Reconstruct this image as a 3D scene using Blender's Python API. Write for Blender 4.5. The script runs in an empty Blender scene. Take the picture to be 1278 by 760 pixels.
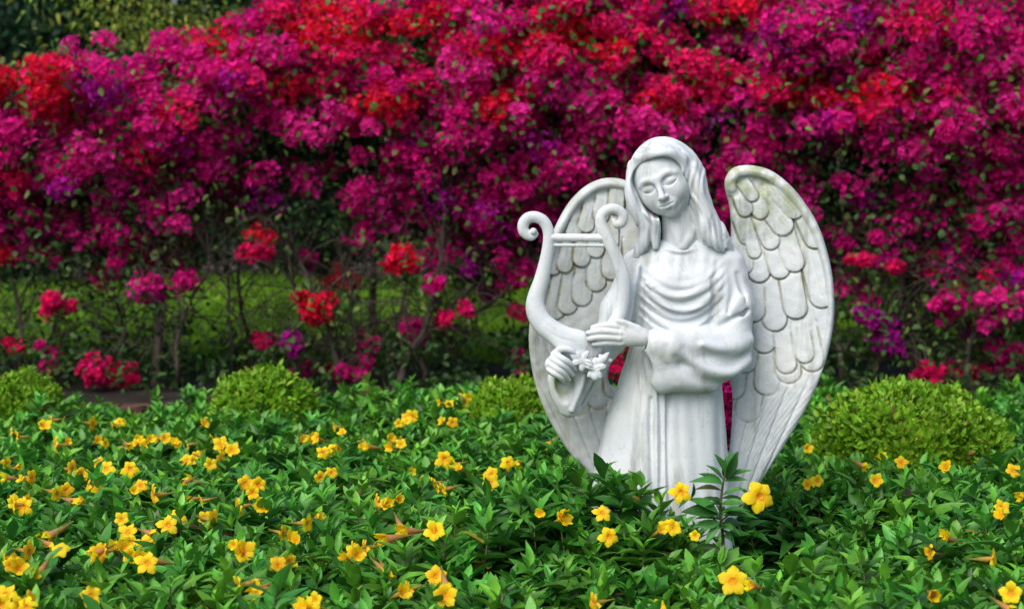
import bpy, math, random, os, time
import numpy as np
from mathutils import Vector, Matrix
T0 = time.time()
SC = bpy.context.scene
COL = SC.collection
PITCH = math.radians(4.4); FOC = 2340.0; CAMH = 1.45
CP, SP = math.cos(PITCH), math.sin(PITCH)

def at(px, py, y):
    """point that stands y metres down the garden, seen from the path at photo position px, py"""
    u = (px - 639.0) / FOC; v = (380.0 - py) / FOC
    dy = CP + v * SP; dz = v * CP - SP
    return Vector((u / dy * y, y, CAMH + dz / dy * y))

def pix(x, y, z):
    z = z - CAMH
    dep = y * CP - z * SP; up = y * SP + z * CP
    return 639.0 + FOC * x / dep, 380.0 - FOC * up / dep

# ---------- scene graph helpers
def tag(o, label=None, cat=None, group=None, kind=None):
    if label: o['label'] = label
    if cat: o['category'] = cat
    if group: o['group'] = group
    if kind: o['kind'] = kind
    return o

def empty(name, loc=(0, 0, 0)):
    o = bpy.data.objects.new(name, None); COL.objects.link(o); o.location = loc
    o.empty_display_size = 0.05
    return o

def mesh_np(name, verts, faces, mat, parent=None, smooth=True, col=None, offset=None, matidx=None):
    """verts (n,3); faces (m,3|4) array or a list of arrays"""
    me = bpy.data.meshes.new(name)
    if not isinstance(faces, list): faces = [faces]
    verts = np.asarray(verts, dtype=np.float32)
    if offset is not None: verts = verts - np.asarray(offset, dtype=np.float32)
    loops = np.concatenate([f.reshape(-1) for f in faces]).astype(np.int32)
    tot = np.concatenate([np.full(len(f), f.shape[1], dtype=np.int32) for f in faces])
    start = np.concatenate([[0], np.cumsum(tot)[:-1]]).astype(np.int32)
    me.vertices.add(len(verts)); me.vertices.foreach_set('co', verts.reshape(-1))
    me.loops.add(len(loops)); me.loops.foreach_set('vertex_index', loops)
    me.polygons.add(len(tot)); me.polygons.foreach_set('loop_start', start)
    me.polygons.foreach_set('loop_total', tot)
    me.update(calc_edges=True)
    me.polygons.foreach_set('use_smooth', np.full(len(tot), smooth))
    if col is not None:
        a = me.attributes.new('tint', 'FLOAT_COLOR', 'POINT')
        c = np.ones((len(verts), 4), dtype=np.float32); c[:, :3] = col
        a.data.foreach_set('color', c.reshape(-1))
    for m in (mat if isinstance(mat, (list, tuple)) else [mat]):
        me.materials.append(m)
    if matidx is not None:
        me.polygons.foreach_set('material_index', np.asarray(matidx, dtype=np.int32))
    me.validate(clean_customdata=False)
    o = bpy.data.objects.new(name, me); COL.objects.link(o)
    if parent is not None: o.parent = parent
    return o

# ---------- materials
def new_mat(name):
    m = bpy.data.materials.new(name); m.use_nodes = True
    nt = m.node_tree; nt.nodes.clear()
    out = nt.nodes.new('ShaderNodeOutputMaterial')
    b = nt.nodes.new('ShaderNodeBsdfPrincipled')
    nt.links.new(b.outputs[0], out.inputs[0])
    return m, nt, b, out

def N(nt, typ, **kw):
    n = nt.nodes.new(typ)
    for k, v in kw.items():
        if k in n.inputs: n.inputs[k].default_value = v
        else: setattr(n, k, v)
    return n

def leaf_mat(name, rough=0.45, transl=0.25, spec=0.5, noise_scale=40.0, amt=0.35, tint_mul=1.0):
    m, nt, b, out = new_mat(name)
    at_ = N(nt, 'ShaderNodeAttribute', attribute_name='tint')
    tc = N(nt, 'ShaderNodeTexCoord')
    no = N(nt, 'ShaderNodeTexNoise'); no.inputs['Scale'].default_value = noise_scale
    nt.links.new(tc.outputs['Object'], no.inputs['Vector'])
    mr = N(nt, 'ShaderNodeMapRange'); mr.inputs['From Min'].default_value = 0.3; mr.inputs['From Max'].default_value = 0.7
    mr.inputs['To Min'].default_value = (1 - amt) * tint_mul; mr.inputs['To Max'].default_value = (1 + amt) * tint_mul
    nt.links.new(no.outputs[0], mr.inputs[0])
    mx = N(nt, 'ShaderNodeVectorMath', operation='SCALE')
    nt.links.new(at_.outputs['Color'], mx.inputs[0]); nt.links.new(mr.outputs[0], mx.inputs['Scale'])
    nt.links.new(mx.outputs[0], b.inputs['Base Color'])
    b.inputs['Roughness'].default_value = rough
    b.inputs['Specular IOR Level'].default_value = spec
    if transl > 0:
        tr = N(nt, 'ShaderNodeBsdfTranslucent'); nt.links.new(mx.outputs[0], tr.inputs[0])
        ms = N(nt, 'ShaderNodeMixShader'); ms.inputs[0].default_value = transl
        nt.links.new(b.outputs[0], ms.inputs[1]); nt.links.new(tr.outputs[0], ms.inputs[2])
        nt.links.new(ms.outputs[0], out.inputs[0])
    return m

def two_tone(name, c1, c2, scale=8.0, rough=0.8, bump=0.3, bscale=60.0, detail=6.0, spec=0.3, stretch=None):
    m, nt, b, out = new_mat(name)
    tc = N(nt, 'ShaderNodeTexCoord'); src = tc.outputs['Object']
    if stretch:
        mp = N(nt, 'ShaderNodeMapping'); mp.inputs['Scale'].default_value = stretch
        nt.links.new(src, mp.inputs[0]); src = mp.outputs[0]
    n1 = N(nt, 'ShaderNodeTexNoise'); n1.inputs['Scale'].default_value = scale; n1.inputs['Detail'].default_value = detail
    nt.links.new(src, n1.inputs['Vector'])
    r = N(nt, 'ShaderNodeValToRGB'); r.color_ramp.elements[0].position = 0.35; r.color_ramp.elements[1].position = 0.65
    r.color_ramp.elements[0].color = (*c1, 1); r.color_ramp.elements[1].color = (*c2, 1)
    nt.links.new(n1.outputs[0], r.inputs[0]); nt.links.new(r.outputs[0], b.inputs['Base Color'])
    b.inputs['Roughness'].default_value = rough; b.inputs['Specular IOR Level'].default_value = spec
    n2 = N(nt, 'ShaderNodeTexNoise'); n2.inputs['Scale'].default_value = bscale; n2.inputs['Detail'].default_value = 5
    nt.links.new(src, n2.inputs['Vector'])
    bp = N(nt, 'ShaderNodeBump'); bp.inputs['Strength'].default_value = bump; bp.inputs['Distance'].default_value = 0.01
    nt.links.new(n2.outputs[0], bp.inputs['Height']); nt.links.new(bp.outputs[0], b.inputs['Normal'])
    return m
# =====================================================================
# THE ANGEL: carved as signed distance fields in a drawing grid
# (x right, y down, z towards the path; one unit is 1.92 mm), meshed with surface nets
# =====================================================================
SD = 4.5
_zt, _zb = at(850, 175, SD).z, at(850, 660, SD).z
UZ = (_zt - _zb) / (660 - 175)
US = at(740, 400, SD).x / 101.0
BASE = Vector((at(840, 400, SD).x, SD, 0.0))

def to_world(v):
    o = np.empty_like(v)
    o[:, 0] = (v[:, 0] - 639.0) * US - BASE.x
    o[:, 1] = -v[:, 2] * US
    o[:, 2] = _zt - (v[:, 1] - 175.0) * UZ - BASE.z
    return o

def smin(a, b, k):
    if k <= 0: return np.minimum(a, b)
    h = np.clip(k - np.abs(a - b), 0, None) / k
    return np.minimum(a, b) - h * h * k * 0.25

class Field:
    def __init__(s, lo, hi, res=1.0):
        s.res = res; s.lo = np.array(lo, float)
        s.n = np.ceil((np.array(hi, float) - s.lo) / res).astype(int) + 1
        s.a = np.full(s.n, 60.0, dtype=np.float32)
        s.ax = [(s.lo[i] + res * np.arange(s.n[i])).astype(np.float32) for i in range(3)]
    def box(s, lo, hi):
        i0 = np.clip(np.floor((np.array(lo) - s.lo) / s.res).astype(int), 0, s.n)
        i1 = np.clip(np.ceil((np.array(hi) - s.lo) / s.res).astype(int) + 1, 0, s.n)
        sl = tuple(slice(a, b) for a, b in zip(i0, i1))
        X = s.ax[0][sl[0]][:, None, None]; Y = s.ax[1][sl[1]][None, :, None]; Z = s.ax[2][sl[2]][None, None, :]
        return sl, X, Y, Z
    def _put(s, fn, lo, hi, k, op):
        p = abs(k) + 4
        sl, X, Y, Z = s.box(np.array(lo) - p, np.array(hi) + p)
        if min(s.a[sl].shape) == 0: return
        d = fn(X, Y, Z)
        if op == '+': s.a[sl] = smin(s.a[sl], d, k)
        elif op == '-': s.a[sl] = -smin(-s.a[sl], d, k)
        elif op == '&': s.a[sl] = -smin(-s.a[sl], -d, k)
    def ell(s, c, r, k=4, op='+', rot=None):
        c = np.array(c, float); r = np.array(r, float); R = np.eye(3) if rot is None else rot
        def fn(X, Y, Z):
            x, y, z = X - c[0], Y - c[1], Z - c[2]
            q = []
            for i in range(3):
                q.append((R[0][i] * x + R[1][i] * y + R[2][i] * z))
            k0 = np.sqrt((q[0] / r[0])**2 + (q[1] / r[1])**2 + (q[2] / r[2])**2)
            k1 = np.sqrt((q[0] / r[0]**2)**2 + (q[1] / r[1]**2)**2 + (q[2] / r[2]**2)**2)
            return (k0 * (k0 - 1) / np.maximum(k1, 1e-6)).astype(np.float32)
        m = r.max() if rot is not None else r
        s._put(fn, c - m, c + m, k, op)
    def seg(s, a, b, ra, rb, k=3, op='+', flat=1.0):
        """tapered limb; flat < 1 thins it in z"""
        a = np.array(a, float); b = np.array(b, float); f = 1.0 / flat
        def fn(X, Y, Z):
            d = b - a; d2 = d * np.array([1, 1, f]); L = (d2**2).sum() + 1e-9
            x, y, z = X - a[0], Y - a[1], (Z - a[2]) * f
            t = np.clip((x * d2[0] + y * d2[1] + z * d2[2]) / L, 0, 1)
            dd = np.sqrt((x - t * d2[0])**2 + (y - t * d2[1])**2 + (z - t * d2[2])**2)
            return (dd - (ra + t * (rb - ra))).astype(np.float32)
        m = max(ra, rb)
        s._put(fn, np.minimum(a, b) - m, np.maximum(a, b) + m, k, op)
    def tube(s, pts, radii, k=3, op='+', flat=1.0, sub=4):
        P, R = spline(pts, radii, sub)
        for i in range(len(P) - 1):
            s.seg(P[i], P[i + 1], R[i], R[i + 1], k if i == 0 or op == '-' else min(k, 2.0) if sub > 1 else k, op, flat)
    def tube1(s, pts, radii, k=3, op='+', flat=1.0, sub=4):
        """whole tube evaluated first, then blended once with k"""
        P, R = spline(pts, radii, sub); f = 1.0 / flat
        m = R.max()
        def fn(X, Y, Z):
            best = None
            for i in range(len(P) - 1):
                a, b = P[i], P[i + 1]
                d2 = (b - a) * np.array([1, 1, f]); L = (d2**2).sum() + 1e-9
                x, y, z = X - a[0], Y - a[1], (Z - a[2]) * f
                t = np.clip((x * d2[0] + y * d2[1] + z * d2[2]) / L, 0, 1)
                dd = np.sqrt((x - t * d2[0])**2 + (y - t * d2[1])**2 + (z - t * d2[2])**2) - (R[i] + t * (R[i + 1] - R[i]))
                best = dd if best is None else np.minimum(best, dd)
            return best.astype(np.float32)
        s._put(fn, P.min(0) - m, P.max(0) + m, k, op)
    def custom(s, fn, lo, hi, k=0, op='+'):
        s._put(fn, lo, hi, k, op)
    def blur(s, n=1):
        for _ in range(n):
            for ax in range(3):
                a = s.a; b = a.copy()
                sl = [slice(None)] * 3; s0 = list(sl); s1 = list(sl); s2 = list(sl)
                s0[ax] = slice(0, -2); s1[ax] = slice(1, -1); s2[ax] = slice(2, None)
                b[tuple(s1)] = 0.25 * a[tuple(s0)] + 0.5 * a[tuple(s1)] + 0.25 * a[tuple(s2)]
                s.a = b
    def mesh(s):
        a = s.a; n = s.n; ins = a < 0
        # pad so the surface is closed
        a[0], a[-1] = np.maximum(a[0], .5), np.maximum(a[-1], .5)
        a[:, 0], a[:, -1] = np.maximum(a[:, 0], .5), np.maximum(a[:, -1], .5)
        a[:, :, 0], a[:, :, -1] = np.maximum(a[:, :, 0], .5), np.maximum(a[:, :, -1], .5)
        ins = a < 0
        cnt = np.zeros(n - 1, dtype=np.int8)
        for dx in (0, 1):
            for dy in (0, 1):
                for dz in (0, 1):
                    cnt += ins[dx:n[0] - 1 + dx, dy:n[1] - 1 + dy, dz:n[2] - 1 + dz]
        act = (cnt > 0) & (cnt < 8)
        I = np.argwhere(act)
        idx = np.full(n - 1, -1, dtype=np.int32); idx[act] = np.arange(len(I))
        acc = np.zeros((len(I), 3)); w = np.zeros(len(I))
        cor = [(x, y, z) for x in (0, 1) for y in (0, 1) for z in (0, 1)]
        val = {c: a[I[:, 0] + c[0], I[:, 1] + c[1], I[:, 2] + c[2]] for c in cor}
        for c in cor:
            for axx in range(3):
                if c[axx]: continue
                e = list(c); e[axx] = 1; e = tuple(e)
                v0, v1 = val[c], val[e]
                m = (v0 < 0) != (v1 < 0)
                t = np.where(m, v0 / np.where(m, v0 - v1, 1), 0)
                p = np.array(c, float)[None, :].repeat(len(I), 0); p[:, axx] += t
                acc[m] += p[m]; w[m] += 1
        V = s.lo + (I + acc / w[:, None]) * s.res
        F = []
        for axx in range(3):
            sa = [slice(1, n[i] - 1) for i in range(3)]; sb = list(sa)
            sa[axx] = slice(0, n[axx] - 1); sb[axx] = slice(1, n[axx])
            A, B = ins[tuple(sa)], ins[tuple(sb)]
            for flip in (0, 1):
                m = (A & ~B) if not flip else (~A & B)
                E = np.argwhere(m)
                if not len(E): continue
                o = np.ones(3, int); o[axx] = 0; E = E + o
                u, v = [(1, 2), (2, 0), (0, 1)][axx]
                def ix(du, dv):
                    q = E.copy(); q[:, u] -= du; q[:, v] -= dv
                    return idx[q[:, 0], q[:, 1], q[:, 2]]
                q = np.stack([ix(1, 1), ix(0, 1), ix(0, 0), ix(1, 0)], 1)
                # y runs down in the drawing, so handedness flips twice (y down, z front): keep as is
                F.append(q if not flip else q[:, ::-1])
        return V, np.concatenate(F)

def spline(pts, vals, sub=4):
    P = np.array(pts, float); R = np.array(vals, float) if hasattr(vals, '__len__') else np.full(len(P), float(vals))
    if P.shape[1] == 2: P = np.c_[P, np.zeros(len(P))]
    if sub <= 1: return P, R
    Q = np.c_[P, R]; E = np.vstack([2 * Q[0] - Q[1], Q, 2 * Q[-1] - Q[-2]])
    out = []
    for i in range(1, len(E) - 2):
        p0, p1, p2, p3 = E[i - 1:i + 3]
        for j in range(sub):
            t = j / sub
            out.append(0.5 * ((2 * p1) + (p2 - p0) * t + (2 * p0 - 5 * p1 + 4 * p2 - p3) * t * t + (3 * p1 - p0 - 3 * p2 + p3) * t**3))
    out.append(E[-2]); out = np.array(out)
    return out[:, :3], np.maximum(out[:, 3], 0.2)

def poly_sd(pts, X, Y, sub=6):
    """signed distance (negative inside) to a smooth closed outline on a 2D grid"""
    P = np.array(pts, float); n = len(P); out = []
    for i in range(n):
        p0, p1, p2, p3 = P[i - 1], P[i], P[(i + 1) % n], P[(i + 2) % n]
        for j in range(sub):
            t = j / sub
            out.append(0.5 * ((2 * p1) + (p2 - p0) * t + (2 * p0 - 5 * p1 + 4 * p2 - p3) * t * t + (3 * p1 - p0 - 3 * p2 + p3) * t**3))
    Q = np.array(out); d = np.full(np.broadcast(X, Y).shape, 1e9); inside = np.zeros(d.shape, bool)
    for i in range(len(Q)):
        a, b = Q[i], Q[(i + 1) % len(Q)]; e = b - a; L = (e**2).sum() + 1e-9
        t = np.clip(((X - a[0]) * e[0] + (Y - a[1]) * e[1]) / L, 0, 1)
        d = np.minimum(d, (X - a[0] - t * e[0])**2 + (Y - a[1] - t * e[1])**2)
        if a[1] != b[1]:
            c = ((a[1] > Y) != (b[1] > Y)) & (X < (b[0] - a[0]) * (Y - a[1]) / (b[1] - a[1]) + a[0])
            inside ^= c
    d = np.sqrt(d)
    return np.where(inside, -d, d)

def fold(u, w):  # a rounded groove profile, 1 at the centre
    return np.exp(-(u / w)**2)

def rotm(yaw, pitch, roll):
    """local (x right, y down, z front) to drawing axes"""
    cy, sy = math.cos(yaw), math.sin(yaw); cp, sp = math.cos(pitch), math.sin(pitch); cr, sr = math.cos(roll), math.sin(roll)
    Y_ = np.array([[cy, 0, sy], [0, 1, 0], [-sy, 0, cy]])
    P_ = np.array([[1, 0, 0], [0, cp, sp], [0, -sp, cp]])
    R_ = np.array([[cr, -sr, 0], [sr, cr, 0], [0, 0, 1]])
    return R_ @ Y_ @ P_

HR = rotm(math.radians(-17), math.radians(3), math.radians(-23))
HO = np.array([825.5, 223.0, 4.0])
def hp(x, y, z): return HO + HR @ np.array([x, y, z], float)

# ---------------------------------------------------------------- body
def make_body():
    f = Field((672, 168, -50), (945, 520, 84), 0.8)
    E = lambda c, r, k=4, op='+': f.ell(hp(*c), r, k, op, HR)
    S = lambda a, b, ra, rb, k=3, op='+': f.seg(hp(*a), hp(*b), ra, rb, k, op)
    E((0, -10, -8), (35, 40, 38), 6)                  # skull
    E((0, 4, 6), (34.5, 39.5, 27), 8)                     # face
    E((0, 25, 9), (24.5, 17.5, 19), 8)                    # jaw
    E((0, 38.5, 21), (9, 7.5, 8), 7)                  # chin
    for sx in (-1, 1):
        E((14.5 * sx, 15, 19), (13, 13, 11), 8)     # cheek
        E((13.5 * sx, 1.5, 36.0), (10, 6.0, 7.0), 4, '-')   # socket
        E((13.2 * sx, 2.4, 25.8), (8.8, 5.6, 6.0), 1.5)     # lowered lid
        f.tube1([hp(5.4 * sx, 4.2, 31), hp(9.5 * sx, 6.6, 31.8), hp(14 * sx, 7.4, 31.4), hp(18.5 * sx, 6.0, 29.4), hp(21.5 * sx, 3.6, 27)], [0.7, 1.0, 1.1, 1.0, 0.6], 0.8, '-')
        f.tube1([hp(5 * sx, -6, 32), hp(11 * sx, -8.5, 31.5), hp(17 * sx, -8.2, 29.5), hp(23 * sx, -4.5, 25)], [1.1, 1.4, 1.2, .8], 7)
        f.tube1([hp(6 * sx, -1.5, 32), hp(12 * sx, -3.2, 31.8), hp(18 * sx, -2.0, 29.6)], [.6, .8, .5], 1.2, '-')
    f.tube1([hp(0, -6, 31.5), hp(0, 4, 35), hp(0, 12, 39), hp(0, 16.5, 41)], [3.2, 3.0, 3.6, 4.3], 5)   # nose
    for sx in (-1, 1):
        E((4.2 * sx, 17.6, 36.5), (3.3, 2.9, 3.6), 2)
        E((2.4 * sx, 20.9, 39.4), (1.5, 1.1, 1.8), 0.8, '-')
    E((0, 28.5, 29.5), (11, 7.5, 4.5), 6)             # mouth mound
    f.tube1([hp(-7.5, 27.4, 30.8), hp(-3.5, 25.8, 33.4), hp(0, 26.4, 34.3), hp(3.5, 25.8, 33.4), hp(7.5, 27.4, 30.8)], [.6, 1.7, 1.8, 1.7, .6], 2.4)
    f.tube1([hp(-6, 29.6, 31.0), hp(0, 31.0, 33.6), hp(6, 29.6, 31.0)], [.9, 2.3, .9], 2.4)
    f.tube1([hp(-8.4, 27.8, 32.0), hp(-4, 28.0, 35.2), hp(0, 28.5, 36.0), hp(4, 28.0, 35.2), hp(8.4, 27.8, 32.0)], [.4, .8, .9, .8, .4], 1.4, '-')
    E((0, 35, 33.5), (6, 1.8, 3), 2.5, '-')           # hollow under the lip
    # neck, shoulders, torso
    f.seg((846, 262, -4), (851, 322, -6), 20.5, 24, 6)
    f.tube1([(834, 270, 8), (843, 292, 14), (848, 306, 18)], [3.5, 3.2, 2.5], 7)      # neck tendon
    f.tube1([(868, 268, 2), (860, 292, 12), (852, 306, 18)], [3, 3.4, 2.5], 7)
    f.ell((851, 338, -6), (60, 36, 28), 10)
    f.ell((846, 400, -4), (46, 70, 28), 12)
    # her left arm (to the right in the photo), elbow bent across the waist
    f.seg((908, 335, -4), (918, 412, 4), 18, 15, 8)
    f.seg((918, 418, 4), (822, 416, 48), 14, 10, 6)
    f.seg((822, 416, 48), (797, 414, 55), 10, 8.5, 5, flat=0.8)
    # her right arm, hidden behind the lyre
    f.seg((796, 335, -4), (768, 410, 8), 17, 14, 8)
    f.seg((768, 412, 8), (712, 452, 40), 13, 10, 6)
    # hand laid across the strings
    f.ell((781, 411, 58), (21, 14.0, 7.5), 6)
    f.seg((797, 414, 56), (778, 410, 58), 9.5, 10, 6, flat=0.7)
    fing = [[(774, 402, 60), (759, 399, 62), (747, 399.5, 61.5), (737, 401.5, 58.5)],
            [(770, 407.5, 61.5), (754, 405.5, 63.5), (742, 406, 62.5), (731, 408.5, 59)],
            [(769, 414, 61.5), (753, 412.8, 63.2), (742, 413.2, 62.2), (732.5, 415.5, 58.5)],
            [(771, 420.5, 59), (757, 419.8, 60.8), (748, 420.3, 60), (738.5, 422, 57)]]
    for g, r in zip(fing, (4.1, 4.3, 4.2, 3.7)):
        f.tube1(g, [r + .5, r + .2, r - .1, r - 1.0], 2.0)
        f.ell((g[0][0] + 1, g[0][1], g[0][2] + 1.5), (4, 3.3, 3.2), 2.5)
    f.tube1([(792, 404, 58), (781, 398, 61), (770, 394, 62), (761, 393, 60)], [5.0, 4.2, 3.7, 2.7], 3.0)   # thumb
    # hand gripping the foot of the lyre
    f.seg((712, 458, 40), (697, 452, 52), 10, 10, 6)
    f.ell((694, 449, 56), (14, 13.5, 10), 5)
    f.ell((688, 446, 60), (9, 9, 7), 4)
    for i, (sx, sy, ex, ey) in enumerate(((692, 434, 716, 452), (687, 438.5, 713, 459), (684.5, 445, 708.5, 465), (684, 452, 702.5, 469))):
        mx, my = (sx + ex) / 2, (sy + ey) / 2
        f.tube1([(sx, sy, 63), (mx - 3, my - 4.5, 70 - i * .8), (mx + 5, my + 1, 69 - i), (ex, ey, 62 - i)], [3.6, 4.0, 3.7, 2.8], 1.3)
    f.tube1([(690, 434, 58), (699, 427, 64), (709, 428, 67), (717, 433, 66)], [4.2, 4.4, 3.8, 2.9], 2.0)     # thumb
    return f

# ---------------------------------------------------------------- hair
def make_hair():
    f = Field((772, 166, -60), (930, 330, 60), 0.8)
    E = lambda c, r, k=4, op='+': f.ell(hp(*c), r, k, op, HR)
    E((3, -5, -8), (43, 45, 43), 4)
    E((6, 12, -16), (41, 44, 34), 10)
    # locks on the left of the face
    f.tube1([(795, 208, 14), (788, 232, 18), (790, 252, 18), (799, 270, 16), (805, 286, 14), (800, 304, 12), (793, 318, 10)], [9, 10, 10.5, 10, 9, 8, 5], 7)
    f.tube1([(802, 214, 26), (797, 234, 26), (801, 254, 24), (811, 272, 20), (817, 288, 16), (816, 306, 16)], [6, 6.5, 7.5, 8, 7.5, 4], 4)
    f.tube1([(800, 262, 6), (812, 282, 2), (812, 304, -2)], [12, 12, 12], 5)
    # locks falling on the right shoulder
    f.tube1([(858, 196, 8), (865, 214, 12), (870, 236, 12), (876, 256, 12), (885, 276, 12), (897, 294, 10), (909, 309, 6)], [8, 11, 12, 12, 12.5, 11, 5.5], 8)
    f.tube1([(862, 208, 24), (867, 228, 25), (870, 248, 24), (877, 266, 23), (878, 284, 23), (888, 299, 21), (899, 308, 18)], [4, 6.5, 7.5, 8, 8.5, 8, 4.5], 5)
    f.tube1([(862, 250, 0), (874, 275, -2), (884, 298, -6)], [16, 18, 20], 6)
    # crest swept across the forehead from the parting
    f.tube1([hp(-12, -39, 20), hp(-2, -37, 25), hp(12, -34, 27.5), hp(26, -29, 25), hp(37, -15, 14)], [2.5, 3.5, 4.5, 4.5, 4.5], 10)
    f.tube1([hp(-12, -39, 20), hp(-26, -30, 18), hp(-35, -12, 13), hp(-37, 4, 10)], [2.5, 3.0, 3, 3], 10)
    # cut the face opening
    def face(X, Y, Z):
        x, y, z = X - HO[0], Y - HO[1], Z - HO[2]
        R = HR; a = R[0][0] * x + R[1][0] * y + R[2][0] * z; b = R[0][1] * x + R[1][1] * y + R[2][1] * z; c = R[0][2] * x + R[1][2] * y + R[2][2] * z
        hw = 28.5 + 0.0 * b
        hw = 31.5 + 3.0 * np.clip((4 - b) / 20, 0, 1)
        q = (np.abs((a + .5) / hw)**2.7 + np.abs((b - 6.5) / 37.0)**2.5)**(1 / 2.6)
        d2 = (q - 1) * 28
        return np.maximum(d2, -c + 2).astype(np.float32)
    f.custom(face, (780, 180, 0), (885, 290, 60), 2.5, '-')
    # opening over the throat
    f.ell((843, 296, 26), (25, 36, 24), 5, '-')
    # parting and the sweep from it
    f.tube1([hp(-13, -50, 14), hp(-12, -43, 24), hp(-10, -37, 31)], [1.0, 1.6, 1.6], 3, '-')
    for k_ in (0, 1, 2):
        f.tube1([hp(-10 + k_ * 3, -47 - k_ * 2, 20 - k_ * 6), hp(8 + k_ * 3, -45 - k_ * 2, 24 - k_ * 6), hp(26 + k_ * 3, -34 - k_ * 3, 20 - k_ * 7), hp(38 + k_, -14 - k_ * 2, 9 - k_ * 6)], [.5, 1.3, 1.5, 1.0], 3.5, '-')
    # strand grooves following the fall of the hair
    def strands(X, Y, Z):
        x, y, z = X - HO[0], Y - HO[1], Z - HO[2]
        R = HR; a = R[0][0] * x + R[1][0] * y + R[2][0] * z; b = R[0][1] * x + R[1][1] * y + R[2][1] * z; c = R[0][2] * x + R[1][2] * y + R[2][2] * z
        up = np.clip((18 - b) / 30, 0, 1)
        ang = np.arctan2(c + 8, (a + 14) * 1.0 + 1e-3)     # fans out from the parting
        g1 = np.sin(ang * 13 + 0.8 * np.sin(b * .08)) + .6 * np.sin(ang * 31 + 1.0)
        u = X + 3.6 * np.sin(Y * 0.085 + 0.6) - np.clip(Y - 240, 0, 100) * np.where(X > 845, .33, .16)
        g2 = np.sin(u * .86 + 1.6 * np.sin(Y * .035) + 0.8 * np.sin(Z * .09)) * .55 + .7 * np.sin(u * .41 + 1 + .8 * np.sin(Y * .05)) + .22 * np.sin(u * 1.9)
        qf = (np.abs((a + .5) / 32)**2.7 + np.abs((b - 6.5) / 37.0)**2.5)**(1 / 2.6)
        edge = np.where(c > 0, np.clip((qf - 1.12) / .2, 0, 1), 1)
        return -(up * edge * .85 * g1 + (1 - up) * .95 * g2)
    sl, X, Y, Z = f.box((760, 160, -60), (940, 340, 64))
    f.a[sl] += strands(X, Y, Z).astype(np.float32)
    for pts in ([(890, 262, 26), (884, 280, 33), (891, 296, 33), (903, 303, 26)], [(897, 268, 22), (897, 284, 25), (905, 296, 20)],
                [(866, 240, 36), (871, 262, 33), (868, 282, 31), (876, 298, 31)], [(792, 240, 30), (797, 262, 28), (808, 280, 26), (808, 300, 24)]):
        f.tube1(pts, 1.6, 3, '-')
    return f

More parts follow.
